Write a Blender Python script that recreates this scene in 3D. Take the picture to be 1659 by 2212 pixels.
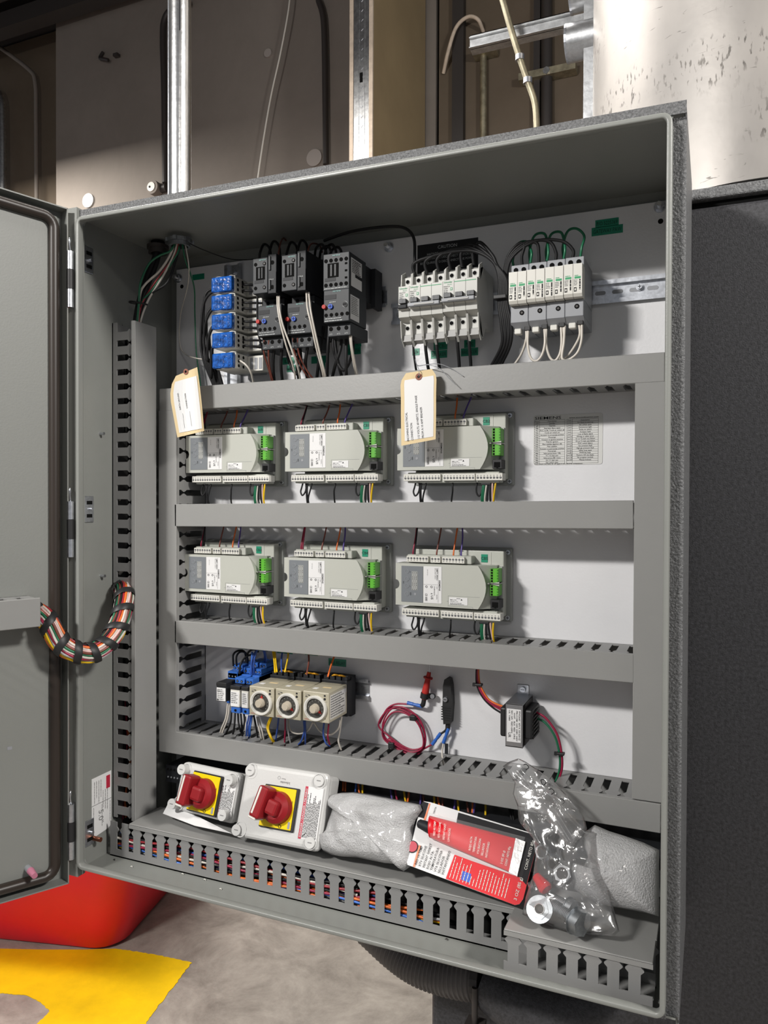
import bpy, bmesh, math, random
from mathutils import Vector, Matrix
random.seed(7)
for o in list(bpy.data.objects): bpy.data.objects.remove(o)
SC = bpy.context.scene
COL = SC.collection
# ---------------- camera ----------------
F = 1660.76; CX, CY = 829.5, 1106.0
YAW, PIT, ROL = .4039, -.0125, .0036
CAM = Vector((.9477, -.947, .6021))
fw = Vector((-math.sin(YAW)*math.cos(PIT), math.cos(YAW)*math.cos(PIT), math.sin(PIT)))
r0 = Vector((math.cos(YAW), math.sin(YAW), 0)); u0 = r0.cross(fw)
RT = math.cos(ROL)*r0+math.sin(ROL)*u0; UP = -math.sin(ROL)*r0+math.cos(ROL)*u0
cd = bpy.data.cameras.new('camera'); cam = bpy.data.objects.new('camera', cd); COL.objects.link(cam)
cd.sensor_fit = 'HORIZONTAL'; cd.sensor_width = 36; cd.lens = F/1659*36; cd.clip_start = .02; cd.clip_end = 60
cam.matrix_world = Matrix(((RT.x, UP.x, -fw.x, CAM.x), (RT.y, UP.y, -fw.y, CAM.y), (RT.z, UP.z, -fw.z, CAM.z), (0, 0, 0, 1)))
SC.camera = cam
# ---------------- exposure, world, lights ----------------
SC.view_settings.view_transform = 'Standard'; SC.view_settings.look = 'None'
SC.view_settings.gamma = 1; SC.view_settings.use_curve_mapping = False; SC.view_settings.exposure = 0.0
W = bpy.data.worlds.new('world'); SC.world = W; W.use_nodes = True
W.node_tree.nodes['Background'].inputs[0].default_value = (.9, .93, 1, 1)
W.node_tree.nodes['Background'].inputs[1].default_value = .25
def area(name, loc, target, sx, sy, power, col=(1, .96, .9)):
    l = bpy.data.lights.new(name, 'AREA'); l.shape = 'RECTANGLE'; l.size = sx; l.size_y = sy; l.energy = power; l.color = col
    o = bpy.data.objects.new(name, l); COL.objects.link(o); o.location = loc
    o.rotation_euler = (Vector(target)-Vector(loc)).to_track_quat('-Z', 'Y').to_euler(); return o
area('lamp_aisle_left', (-.66, -2.2, 2.0), (.45, .25, .6), .5, .14, 92, (1, .97, .93))
area('lamp_aisle_right', (1.95, -2.3, 2.2), (.45, .25, .6), .5, .16, 7, (1, .95, .89))
area('lamp_side_right', (3.0, -.75, 2.3), (0, .1, .6), .5, .3, 98, (1, .96, .91))
area('lamp_wall', (-3.9, 2.5, 3.02), (-3.9, 2.85, 1.2), 1.3, .8, 118, (1, .95, .88))
area('lamp_hall', (-1.2, 1.5, 2.9), (-1.2, 1.7, 0), 1.3, .3, 34, (1, .95, .88))
area('fill_floor', (-.9, .45, 2.9), (-.9, .45, 0), 1.2, .3, 84, (1, .96, .92))  # unseen fill light, added to brighten the floor and the red tub
area('lamp_duct_side', (.35, 1.0, 3.2), (1.2, .5, 1.2), .9, .25, 16, (1, .96, .92))
# ---------------- pixel helpers ----------------
def ray(px, py): return fw+RT*((px-CX)/F)-UP*((py-CY)/F)
def U(px, py, y):
    d = ray(px, py); return CAM+d*((y-CAM.y)/d.y)
def UX(px, py, x):
    d = ray(px, py); return CAM+d*((x-CAM.x)/d.x)
def UZ(px, py, z):
    d = ray(px, py); return CAM+d*((z-CAM.z)/d.z)
# ---------------- materials ----------------
def mat(name, col, rough=.5, metal=0, bump=0, bscale=60, var=0, vscale=8, spec=.5, coat=0, trans=0, alpha=1, emis=None, stretch=None):
    m = bpy.data.materials.new(name); m.use_nodes = True
    nt = m.node_tree; b = nt.nodes['Principled BSDF']
    b.inputs['Base Color'].default_value = (*col, 1); b.inputs['Roughness'].default_value = rough
    b.inputs['Metallic'].default_value = metal; b.inputs['Specular IOR Level'].default_value = spec
    b.inputs['Coat Weight'].default_value = coat; b.inputs['Transmission Weight'].default_value = trans
    b.inputs['Alpha'].default_value = alpha
    tc = nt.nodes.new('ShaderNodeTexCoord')
    src = tc.outputs['Object']
    if stretch:
        mp = nt.nodes.new('ShaderNodeMapping'); mp.inputs['Scale'].default_value = stretch
        nt.links.new(src, mp.inputs[0]); src = mp.outputs[0]
    if var:
        n = nt.nodes.new('ShaderNodeTexNoise'); n.inputs['Scale'].default_value = vscale; n.inputs['Detail'].default_value = 6
        n.inputs['Roughness'].default_value = .65
        nt.links.new(src, n.inputs['Vector'])
        r = nt.nodes.new('ShaderNodeValToRGB')
        r.color_ramp.elements[0].position = .35; r.color_ramp.elements[1].position = .68
        r.color_ramp.elements[0].color = (*[max(0, c*(1-var)) for c in col], 1)
        r.color_ramp.elements[1].color = (*[min(1, c*(1+var)) for c in col], 1)
        nt.links.new(n.outputs['Fac'], r.inputs[0]); nt.links.new(r.outputs[0], b.inputs['Base Color'])
    if bump:
        n = nt.nodes.new('ShaderNodeTexNoise'); n.inputs['Scale'].default_value = bscale; n.inputs['Detail'].default_value = 4
        nt.links.new(src, n.inputs['Vector'])
        bp = nt.nodes.new('ShaderNodeBump'); bp.inputs['Strength'].default_value = bump; bp.inputs['Distance'].default_value = .002
        nt.links.new(n.outputs['Fac'], bp.inputs['Height']); nt.links.new(bp.outputs[0], b.inputs['Normal'])
    return m
M = {}
M['enc'] = mat('grey enclosure paint', (.215, .222, .208), .36, bump=.08, bscale=500, var=.03, vscale=5)
M['door'] = mat('door paint', (.215, .222, .208), .5, bump=.08, bscale=400)
M['speck'] = mat('speckled hammer paint', (.12, .122, .125), .42, bump=.9, bscale=420, var=.5, vscale=330)
M['boiler'] = mat('dark speckled casing', (.040, .040, .044), .55, bump=.3, bscale=520, var=.45, vscale=210)
M['panel'] = mat('white panel enamel', (.70, .70, .715), .35, bump=.12, bscale=300, var=.02)
M['pvc'] = mat('grey duct plastic', (.235, .235, .232), .42, bump=.05, bscale=300)
M['pvc_cover'] = mat('grey cover plastic', (.262, .262, .255), .38, bump=.05, bscale=300, var=.02)
M['black'] = mat('black rubber', (.012, .012, .013), .5)
M['gasket'] = mat('gasket rubber', (.025, .018, .014), .38)
M['void'] = mat('dark recess shade', (.006, .006, .006), .9, spec=.1)  # near-black colour stands in for the shade inside holes, slots and gaps
M['zinc'] = mat('zinc plated steel', (.62, .64, .68), .32, metal=1, var=.18, vscale=120, bump=.1)
M['galv'] = mat('galvanised steel', (.66, .67, .68), .34, metal=1, var=.22, vscale=45, bump=.15, bscale=60)
M['steel'] = mat('bright steel', (.75, .75, .74), .2, metal=1, bump=.05)
M['copper'] = mat('copper stud', (.32, .12, .07), .35, metal=1)
M['lme'] = mat('light grey controller plastic', (.45, .46, .415), .42, bump=.04, bscale=600)
M['lmebase'] = mat('grey controller base plastic', (.30, .31, .295), .45)
M['lmegrey'] = mat('slate display film', (.175, .19, .205), .4)
M['lcd'] = mat('digit window', (.30, .31, .30), .25)
M['seg'] = mat('digit segments', (.42, .42, .41), .3)
M['white'] = mat('white label paper', (.70, .70, .70), .55)
M['offw'] = mat('off white connector plastic', (.66, .65, .60), .45)
M['ink'] = mat('black ink', (.02, .02, .022), .7, spec=.2)
M['greyink'] = mat('grey ink', (.2, .2, .2), .6)
M['green'] = mat('bright green connector', (.10, .40, .03), .4)
M['dgreen'] = mat('dark green connector side', (.04, .2, .015), .4)
M['tape'] = mat('green label tape', (.01, .235, .135), .4)
M['dtape'] = mat('green tape ink', (.0, .03, .02), .6)
M['cont'] = mat('charcoal contactor plastic', (.022, .025, .029), .5, spec=.35)
M['cont2'] = mat('dark charcoal relay plastic', (.014, .015, .018), .55, spec=.3)
M['contlit'] = mat('pale printing', (.45, .47, .47), .5)
M['teal'] = mat('pale teal printing', (.20, .42, .40), .5)
M['redb'] = mat('red button', (.42, .03, .025), .45, spec=.2)
M['blueb'] = mat('blue dial', (.05, .12, .55), .45, spec=.2)
M['bluecov'] = mat('translucent blue cover', (.008, .085, .36), .12, coat=.6, var=.7, vscale=110, bump=.5, bscale=140)
M['blue'] = mat('blue relay socket', (.03, .13, .48), .4)
M['brk'] = mat('light breaker plastic', (.50, .50, .47), .45)
M['brkdark'] = mat('darker breaker plastic', (.36, .36, .35), .5)  # slightly darker grey for terminal rims and small details
M['greyplas'] = mat('mid grey plastic', (.27, .28, .30), .45)
M['greenink'] = mat('green ink', (.02, .3, .12), .5)
M['timer'] = mat('beige timer plastic', (.40, .37, .28), .4)
M['dial'] = mat('dark dial', (.05, .048, .043), .4)
M['clear'] = mat('clear dial rim', (.62, .61, .57), .15, coat=.5)
M['knob'] = mat('beige knob', (.45, .40, .32), .4)
M['amber'] = mat('amber plastic', (.55, .26, .01), .4)
M['manila'] = mat('manila card', (.66, .52, .30), .7)
M['sw'] = mat('pale grey enclosure plastic', (.56, .56, .55), .38, bump=.1, bscale=300)
M['nutz'] = mat('dull zinc hardware', (.36, .38, .40), .45, metal=1, var=.2, vscale=90)
M['yel'] = mat('yellow plate', (.82, .60, .0), .35)
M['redh'] = mat('dark red handle', (.24, .008, .012), .45, spec=.3)
M['redlab'] = mat('red label ink', (.45, .02, .05), .5)
M['conduit'] = mat('bright conduit', (.72, .72, .71), .26, metal=1, bump=.15, bscale=90, var=.12, vscale=30)
M['brass'] = mat('dull conduit', (.42, .38, .27), .45, metal=.8, var=.3, vscale=20)
M['pink'] = mat('pink plug', (.48, .17, .25), .4)
M['manip'] = mat('transformer frame steel', (.52, .53, .55), .3, metal=1, bump=.1)
M['redc'] = mat('card red', (.66, .008, .016), .5, spec=.3)
M['tubered'] = mat('tube red', (.66, .006, .014), .32, spec=.5)
M['foil'] = mat('foil crimp', (.65, .65, .65), .3, metal=.9, bump=.3)
M['redbin'] = mat('red drum plastic', (.72, .004, .022), .42, bump=.15, bscale=40, var=.06, vscale=3)
M['paint'] = mat('yellow floor paint', (.85, .55, .0), .5, var=.12, vscale=6, bump=.3, bscale=60)
M['tan'] = mat('drywall paper', (.36, .27, .15), .8, var=.08, vscale=2)
M['gyp'] = mat('gypsum edge', (.60, .50, .40), .8, var=.15, vscale=20)
M['dark'] = mat('dark iron', (.035, .03, .028), .5)
M['hose'] = mat('corrugated grey hose', (.14, .13, .125), .6)
WIRE = {}
for n, c in dict(black=(.012, .012, .013), white=(.60, .56, .50), red=(.30, .02, .03), maroon=(.28, .01, .045), green=(.01, .13, .06), yellow=(.72, .46, .0), orange=(.68, .14, .02), blue=(.03, .08, .32), lblue=(.05, .17, .6), brown=(.17, .045, .03), purple=(.08, .05, .27), grey=(.3, .3, .3), pink=(.6, .4, .38)).items():
    WIRE[n] = mat(n+' wire insulation', c, .5 if n == 'black' else .4, spec=.25 if n == 'black' else .5)
M['sleeve'] = mat('blue crimp sleeve', (.03, .13, .50), .25, coat=.4)
def concrete(name, c1, c2, scale, rough=.75, bump=.3):
    m = mat(name, c1, rough, bump=bump, bscale=scale*8)
    nt = m.node_tree; b = nt.nodes['Principled BSDF']
    tc = nt.nodes.new('ShaderNodeTexCoord'); n = nt.nodes.new('ShaderNodeTexNoise'); n.inputs['Scale'].default_value = scale
    n.inputs['Detail'].default_value = 13; n.inputs['Roughness'].default_value = .74; n.inputs['Distortion'].default_value = .35
    r = nt.nodes.new('ShaderNodeValToRGB'); r.color_ramp.elements[0].position = .3; r.color_ramp.elements[1].position = .72
    r.color_ramp.elements[0].color = (*c1, 1); r.color_ramp.elements[1].color = (*c2, 1)
    nt.links.new(tc.outputs['Object'], n.inputs['Vector']); nt.links.new(n.outputs['Fac'], r.inputs[0]); nt.links.new(r.outputs[0], b.inputs['Base Color'])
    return m
M['floor'] = concrete('worn concrete floor', (.17, .15, .13), (.48, .44, .39), 4.5, .5)
M['wall'] = concrete('concrete wall', (.17, .148, .128), (.22, .192, .168), 1.2, .8)
M['wallb'] = concrete('brown board wall', (.10, .075, .05), (.13, .10, .07), 2, .7)
# shiny flue sheet with scratches
def flue_mat():
    m = mat('aluminium flue sheet', (.36, .34, .32), .48, metal=.45, bump=.3, bscale=20); nt = m.node_tree; b = nt.nodes['Principled BSDF']
    tc = nt.nodes.new('ShaderNodeTexCoord')
    def noise(sc, st, det=5, dist=0):
        mp = nt.nodes.new('ShaderNodeMapping'); mp.inputs['Scale'].default_value = st; mp.inputs['Rotation'].default_value = (.25, .35, 0)
        n = nt.nodes.new('ShaderNodeTexNoise'); n.inputs['Scale'].default_value = sc; n.inputs['Detail'].default_value = det; n.inputs['Distortion'].default_value = dist
        nt.links.new(tc.outputs['Object'], mp.inputs[0]); nt.links.new(mp.outputs[0], n.inputs[0]); return n.outputs[0]
    def ramp(x, a, bb):
        r = nt.nodes.new('ShaderNodeMapRange'); r.inputs[1].default_value = a; r.inputs[2].default_value = bb; nt.links.new(x, r.inputs[0]); return r.outputs[0]
    def mul(x, y):
        q = nt.nodes.new('ShaderNodeMath'); q.operation = 'MULTIPLY'; nt.links.new(x, q.inputs[0]); nt.links.new(y, q.inputs[1]); return q.outputs[0]
    marks = mul(ramp(noise(190, (1, 1, .35), 2), .58, .66), ramp(noise(5, (1, 1, 2), 1), .50, .60))
    marks2 = ramp(noise(30, (1, 1, 7), 3, 1.2), .70, .74)
    mx = nt.nodes.new('ShaderNodeMath'); mx.operation = 'MAXIMUM'; nt.links.new(marks, mx.inputs[0]); nt.links.new(marks2, mx.inputs[1])
    base = nt.nodes.new('ShaderNodeValToRGB'); base.color_ramp.elements[0].color = (.27, .255, .24, 1); base.color_ramp.elements[1].color = (.39, .365, .34, 1); base.color_ramp.elements[0].position = .35; base.color_ramp.elements[1].position = .65
    nt.links.new(noise(7, (1, 1, .5), 6), base.inputs[0])
    mix = nt.nodes.new('ShaderNodeMixRGB'); mix.inputs[2].default_value = (.12, .11, .10, 1)
    nt.links.new(mx.outputs[0], mix.inputs[0]); nt.links.new(base.outputs[0], mix.inputs[1]); nt.links.new(mix.outputs[0], b.inputs['Base Color'])
    return m
M['flue'] = flue_mat()
# foam and clear plastic film
def foam(name, c=.6):
    m = mat(name, (c, c, c*1.01), .28, bump=1, bscale=420, coat=.8, spec=.6)
    nt = m.node_tree; b = nt.nodes['Principled BSDF']
    tr = nt.nodes.new('ShaderNodeBsdfTransparent'); mx = nt.nodes.new('ShaderNodeMixShader'); mx.inputs[0].default_value = .86
    nt.links.new(tr.outputs[0], mx.inputs[1]); nt.links.new(b.outputs[0], mx.inputs[2]); nt.links.new(mx.outputs[0], nt.nodes['Material Output'].inputs[0])
    return m
M['foam'] = foam('white foam wrap', .50)
def film():
    m = bpy.data.materials.new('clear plastic film'); m.use_nodes = True; nt = m.node_tree
    for n in list(nt.nodes): nt.nodes.remove(n)
    out = nt.nodes.new('ShaderNodeOutputMaterial'); gl = nt.nodes.new('ShaderNodeBsdfGlossy'); gl.inputs['Roughness'].default_value = .12
    df = nt.nodes.new('ShaderNodeBsdfDiffuse'); df.inputs[0].default_value = (.7, .7, .7, 1)
    tr = nt.nodes.new('ShaderNodeBsdfTransparent'); a = nt.nodes.new('ShaderNodeMixShader'); b = nt.nodes.new('ShaderNodeMixShader')
    lw = nt.nodes.new('ShaderNodeLayerWeight'); lw.inputs[0].default_value = .35
    mp = nt.nodes.new('ShaderNodeMapRange'); mp.inputs[3].default_value = .06; mp.inputs[4].default_value = .6
    nt.links.new(lw.outputs['Fresnel'], mp.inputs[0])
    a.inputs[0].default_value = .10; nt.links.new(tr.outputs[0], a.inputs[1]); nt.links.new(df.outputs[0], a.inputs[2])
    nt.links.new(mp.outputs[0], b.inputs[0]); nt.links.new(a.outputs[0], b.inputs[1]); nt.links.new(gl.outputs[0], b.inputs[2])
    n = nt.nodes.new('ShaderNodeTexNoise'); n.inputs['Scale'].default_value = 22; n.inputs['Detail'].default_value = 3; n.inputs['Distortion'].default_value = 1.5
    tc = nt.nodes.new('ShaderNodeTexCoord'); nt.links.new(tc.outputs['Object'], n.inputs[0])
    bp = nt.nodes.new('ShaderNodeBump'); bp.inputs['Strength'].default_value = .45; bp.inputs['Distance'].default_value = .004
    nt.links.new(n.outputs[0], bp.inputs['Height']); nt.links.new(bp.outputs[0], gl.inputs['Normal'])
    nt.links.new(b.outputs[0], out.inputs[0]); return m
M['film'] = film()
M['blister'] = mat('clear blister', (.9, .9, .9), .12, alpha=.10, spec=.5)
# ---------------- mesh builder ----------------
_txt = {}
def textmesh(s, bold=False):
    k = (s, bold)
    if k not in _txt:
        c = bpy.data.curves.new('lettering', 'FONT'); c.body = s; c.resolution_u = 2; c.align_x = 'LEFT'
        if bold: c.offset = .006
        o = bpy.data.objects.new('lettering', c); me = bpy.data.meshes.new_from_object(o)
        vs = [tuple(v.co) for v in me.vertices]; fs = [tuple(p.vertices) for p in me.polygons]
        bpy.data.objects.remove(o); bpy.data.curves.remove(c); bpy.data.meshes.remove(me)
        w = max([v[0] for v in vs]) if vs else 1
        _txt[k] = (vs, fs, w)
    return _txt[k]
class MB:
    def __init__(s): s.v = []; s.f = []; s.mi = []; s.sm = []; s.mats = []
    def add(s, vs, fs, m, smooth=False, X=None):
        if isinstance(m, str): m = M[m]
        if m not in s.mats: s.mats.append(m)
        i = s.mats.index(m); n = len(s.v)
        s.v += [tuple(X @ Vector(v)) if X else tuple(v) for v in vs]
        for f in fs: s.f.append([n+k for k in f]); s.mi.append(i); s.sm.append(smooth)
        return s
    def box(s, x0, y0, z0, x1, y1, z1, m, r=0, X=None, seg=2):
        if x0 > x1: x0, x1 = x1, x0
        if y0 > y1: y0, y1 = y1, y0
        if z0 > z1: z0, z1 = z1, z0
        if r <= 0:
            vs = [(x, y, z) for x in (x0, x1) for y in (y0, y1) for z in (z0, z1)]
            return s.add(vs, [(0, 1, 3, 2), (4, 6, 7, 5), (0, 4, 5, 1), (2, 3, 7, 6), (0, 2, 6, 4), (1, 5, 7, 3)], m, X=X)
        bm = bmesh.new(); bmesh.ops.create_cube(bm, size=1)
        for v in bm.verts: v.co = Vector((x0+(v.co.x+.5)*(x1-x0), y0+(v.co.y+.5)*(y1-y0), z0+(v.co.z+.5)*(z1-z0)))
        r = min(r, .49*min(x1-x0, y1-y0, z1-z0))
        bmesh.ops.bevel(bm, geom=bm.edges[:], offset=r, segments=seg, profile=.5, affect='EDGES')
        bm.verts.index_update()
        s.add([v.co[:] for v in bm.verts], [[v.index for v in f.verts] for f in bm.faces], m, True if False else False, X)
        bm.free(); return s
    def cyl(s, p0, p1, r, m, n=16, r2=None, caps=True, X=None):
        p0 = Vector(p0); p1 = Vector(p1); d = (p1-p0).normalized(); a = d.orthogonal().normalized(); b = d.cross(a)
        r2 = r if r2 is None else r2; vs = []
        for i in range(n):
            t = 2*math.pi*i/n; e = a*math.cos(t)+b*math.sin(t); vs += [p0+e*r, p1+e*r2]
        s.add(vs, [(2*i, 2*((i+1) % n), 2*((i+1) % n)+1, 2*i+1) for i in range(n)], m, True, X)
        if caps:
            s.add(vs[0::2], [list(range(n))[::-1]], m, False, X); s.add(vs[1::2], [list(range(n))], m, False, X)
        return s
    def ring(s, c, ax, r0, r1, h, m, n=24, X=None):
        c = Vector(c); d = Vector(ax).normalized(); a = d.orthogonal().normalized(); b = d.cross(a); vs = []
        for i in range(n):
            t = 2*math.pi*i/n; e = a*math.cos(t)+b*math.sin(t)
            vs += [c+e*r0, c+e*r1, c+e*r1+d*h, c+e*r0+d*h]
        fs = []
        for i in range(n):
            j = (i+1) % n
            for k in range(4): fs.append((4*i+k, 4*j+k, 4*j+(k+1) % 4, 4*i+(k+1) % 4))
        return s.add(vs, fs, m, False, X)
    def hexn(s, p0, p1, r, m, X=None):
        return s.cyl(p0, p1, r, m, 6, X=X)
    def prism(s, poly, o, u, v, n, m, X=None):
        o = Vector(o); u = Vector(u); v = Vector(v); n = Vector(n); k = len(poly)
        a = [o+u*p[0]+v*p[1] for p in poly]; b = [q+n for q in a]
        s.add(a+b, [list(range(k))[::-1], list(range(k, 2*k))]+[(i, (i+1) % k, k+(i+1) % k, k+i) for i in range(k)], m, False, X); return s
    def tube(s, pts, r, m, n=8, X=None, closed=False, sub=6, rads=None, caps=True):
        P = spline(pts, sub, closed) if sub else [Vector(p) for p in pts]
        N = len(P); vs = []; prev = None
        for i, p in enumerate(P):
            if closed: d = (P[(i+1) % N]-P[i-1]).normalized()
            else: d = (P[min(i+1, N-1)]-P[max(i-1, 0)]).normalized()
            if prev is None: a = d.orthogonal().normalized()
            else:
                a = prev-d*prev.dot(d)
                a = a.normalized() if a.length > 1e-6 else d.orthogonal().normalized()
            prev = a; b = d.cross(a); rr = r if rads is None else rads(i/(N-1))
            for k in range(n):
                t = 2*math.pi*k/n; vs.append(p+(a*math.cos(t)+b*math.sin(t))*rr)
        fs = []
        for i in range(N if closed else N-1):
            j = (i+1) % N
            for k in range(n): fs.append((i*n+k, i*n+(k+1) % n, j*n+(k+1) % n, j*n+k))
        s.add(vs, fs, m, True, X)
        if not closed and caps:
            s.add(vs[:n], [list(range(n))[::-1]], m, False, X); s.add(vs[-n:], [list(range(n))], m, False, X)
        return s
    def quad(s, a, b, c, d, m, X=None): return s.add([a, b, c, d], [(0, 1, 2, 3)], m, False, X)
    def text(s, t, o, u, v, h, m, w=None, bold=False, center=False, X=None, lift=.0003):
        """lettering of cap height h, baseline origin o, reading along u, up v; w = width to fit"""
        vs, fs, tw = textmesh(t, bold); o = Vector(o); u = Vector(u).normalized(); v = Vector(v).normalized(); nn = u.cross(v)
        k = h/.7; kx = (w/tw) if w else k
        if center: o = o-u*(kx*tw/2)
        return s.add([o+u*(q[0]*kx)+v*(q[1]*k)+nn*lift for q in vs], fs, m, False, X)
    def lines(s, o, u, v, n, lh, w, m, frac=.45, seed=1, X=None, lift=.0003):
        """n rows of tiny print as short dashes"""
        R = random.Random(seed); o = Vector(o); u = Vector(u).normalized(); v = Vector(v).normalized(); nn = u.cross(v)
        for i in range(n):
            x = 0
            e = w*R.uniform(.7, 1)
            while x < e:
                l = min(R.uniform(.8, 3.2)*lh, e-x)
                a = o+u*x-v*(lh*i)+nn*lift
                s.quad(a, a+u*l, a+u*l+v*lh*frac, a+v*lh*frac, m, X); x += l+lh*.35
        return s
    def lathe(s, prof, o, ax, m, n=24, X=None, smooth=True):
        o = Vector(o); d = Vector(ax).normalized(); a = d.orthogonal().normalized(); b = d.cross(a); vs = []; k = len(prof)
        for i in range(n):
            t = 2*math.pi*i/n; e = a*math.cos(t)+b*math.sin(t)
            vs += [o+e*p[0]+d*p[1] for p in prof]
        return s.add(vs, [(i*k+j, ((i+1) % n)*k+j, ((i+1) % n)*k+j+1, i*k+j+1) for i in range(n) for j in range(k-1)], m, smooth, X)
    def build(s, name, parent=None, loc=None):
        me = bpy.data.meshes.new(name); me.from_pydata([tuple(v) for v in s.v], [], s.f)
        for m in s.mats: me.materials.append(m)
        me.polygons.foreach_set('material_index', s.mi); me.polygons.foreach_set('use_smooth', s.sm)
        me.update()
        o = bpy.data.objects.new(name, me); COL.objects.link(o)
        if parent: o.parent = parent
        if loc is not None: o.location = loc
        return o
def spline(pts, sub=6, closed=False):
    P = [Vector(p) for p in pts]; N = len(P)
    if N < 3 and not closed: return P
    out = []
    rng = N if closed else N-1
    for i in range(rng):
        p0 = P[i-1] if (closed or i > 0) else P[0]*2-P[1]; p1 = P[i]; p2 = P[(i+1) % N]
        p3 = P[(i+2) % N] if (closed or i < N-2) else P[-1]*2-P[-2]
        for k in range(sub):
            t = k/sub
            out.append(.5*((2*p1)+(p2-p0)*t+(2*p0-5*p1+4*p2-p3)*t*t+(-p0+3*p1-3*p2+p3)*t**3))
    if not closed: out.append(P[-1])
    return out
def tag(o, label=None, cat=None, group=None, kind=None):
    if label: o['label'] = label
    if cat: o['category'] = cat
    if group: o['group'] = group
    if kind: o['kind'] = kind
    return o
def thing(name, label, cat, loc=(0, 0, 0), basis=None, group=None):
    o = bpy.data.objects.new(name, None); COL.objects.link(o); o.empty_display_size = .02
    if basis:
        X, Y, Z = [Vector(b) for b in basis]
        o.matrix_world = Matrix(((X.x, Y.x, Z.x, loc[0]), (X.y, Y.y, Z.y, loc[1]), (X.z, Y.z, Z.z, loc[2]), (0, 0, 0, 1)))
    else: o.location = loc
    return tag(o, label, cat, group)
def copy_tree(o, parent=None):
    c = o.copy(); COL.objects.link(c)
    if parent: c.parent = parent
    for ch in list(o.children): copy_tree(ch, c)
    return c
X3, Y3, Z3 = Vector((1, 0, 0)), Vector((0, 1, 0)), Vector((0, 0, 1))
def zc(x): return .004-.0068*x          # the enclosure hangs a touch out of level
def wire(name, pts, r, col, label, cat='wire', group=None, n=7, sub=6):
    m = MB(); P0 = Vector(pts[0]); m.tube([Vector(p)-P0 for p in pts], r, WIRE[col] if col in WIRE else M[col], n=n, sub=sub)
    o = m.build(name, None, P0); return tag(o, label, cat, group)
M['offdisc'] = mat('pale grey disc paint', (.30, .27, .25), .6)
# ======================= SETTING =======================
def struct(mb, name, loc=None):
    o = mb.build(name, None, loc); return tag(o, kind='structure')
FZ = -.85
struct(MB().box(-7, -5, FZ-.1, 5, 6, FZ, 'floor'), 'floor')
struct(MB().box(-7, 3.5, FZ, -0, 3.6, 4.4, 'wall') if False else MB().box(-3.69, 3.5, FZ, -.62, 3.75, 4.4, 'wall'), 'wall_back')
struct(MB().box(-7, 3.76, FZ, -3.7, 3.9, 4.4, 'wallb'), 'wall_left')
struct(MB().box(-.6, 3.5, FZ, 3.2, 3.75, 4.4, 'wallb'), 'wall_right')
cb = MB().box(-7, -5, 4.42, 5, 6, 4.5, 'dark')
for i in range(9): cb.box(-7, 1.2+i*.28, 4.30, -2.2, 1.26+i*.28, 4.419, 'dark')
struct(cb, 'ceiling')
struct(MB().box(-6.5, 3.30, 4.18, -2.6, 3.42, 4.299, 'dark'), 'trim_1')
# drywall partition seen end-on
pt = thing('drywall_partition', 'unfinished drywall partition end with tan paper face above the cabinet', 'partition', (-.75, 2.7, FZ))
pt['kind'] = 'structure'
m = MB()
m.box(-.066, .03, 0, -.045, .785, 5.24, 'tan'); m.box(-.0665, 0, 0, -.045, .03, 5.24, 'gyp'); m.build('wallboard', pt)
m = MB(); m.box(.045, .012, 0, .066, .785, 5.24, 'tan'); m.box(.045, 0, 0, .0663, .012, 5.24, 'gyp'); m.build('wallboard', pt)
m = MB(); m.box(-.0448, .004, 0, .0448, .007, 5.24, 'galv'); m.box(-.0448, .004, 0, -.043, .04, 5.24, 'galv'); m.box(.043, .004, 0, .0448, .04, 5.24, 'galv')
m.box(-.02, .001, 0, -.012, .004, 5.24, 'galv'); m.box(.012, .001, 0, .02, .004, 5.24, 'galv')
for i in range(44):
    z = 3.0+i*.05
    for s in (-1, 1): m.prism([(0, 0), (.012, .012), (.012, .017), (0, .005), (-.012, .017), (-.012, .012)], (0, .0045, z), X3, Z3, (0, -.0025, 0), 'zinc') if s > 0 else None
m.box(-.008, .0015, 3.635, .008, .005, 3.685, 'void')
m.build('steel_stud', pt)
# painted floor marking (thick paint, ragged edge)
R_ = random.Random(3)
outl = [(0, 2050), (90, 2052), (180, 2052), (250, 2050), (330, 2062), (414, 2080), (380, 2125), (345, 2170), (305, 2225), (170, 2240), (68, 2225), (88, 2205), (107, 2185), (88, 2166), (62, 2152), (30, 2148), (-30, 2143), (-80, 2135), (-90, 2060)]
pp = []
for i in range(len(outl)):
    a = outl[i]; b = outl[(i+1) % len(outl)]; n = max(2, int(math.hypot(a[0]-b[0], a[1]-b[1])/5))
    for k in range(n):
        t = k/n; j = (0 if i in (0, 1, 2, 16, 17) else 1.6)
        pp.append((a[0]+(b[0]-a[0])*t+R_.uniform(-j, j), a[1]+(b[1]-a[1])*t+R_.uniform(-j, j)*.7))
m = MB(); w3 = [UZ(x, y, FZ) for x, y in pp]; k = len(w3)
m.add([tuple(p+Vector((0, 0, .0002))) for p in w3]+[tuple(p+Vector((0, 0, .0016))) for p in w3], [list(range(k, 2*k))]+[(i, (i+1) % k, k+(i+1) % k, k+i) for i in range(k)], 'paint')
o = m.build('floor_marking'); tag(o, 'yellow painted marking with worn edges on the concrete floor', 'floor marking')
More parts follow.
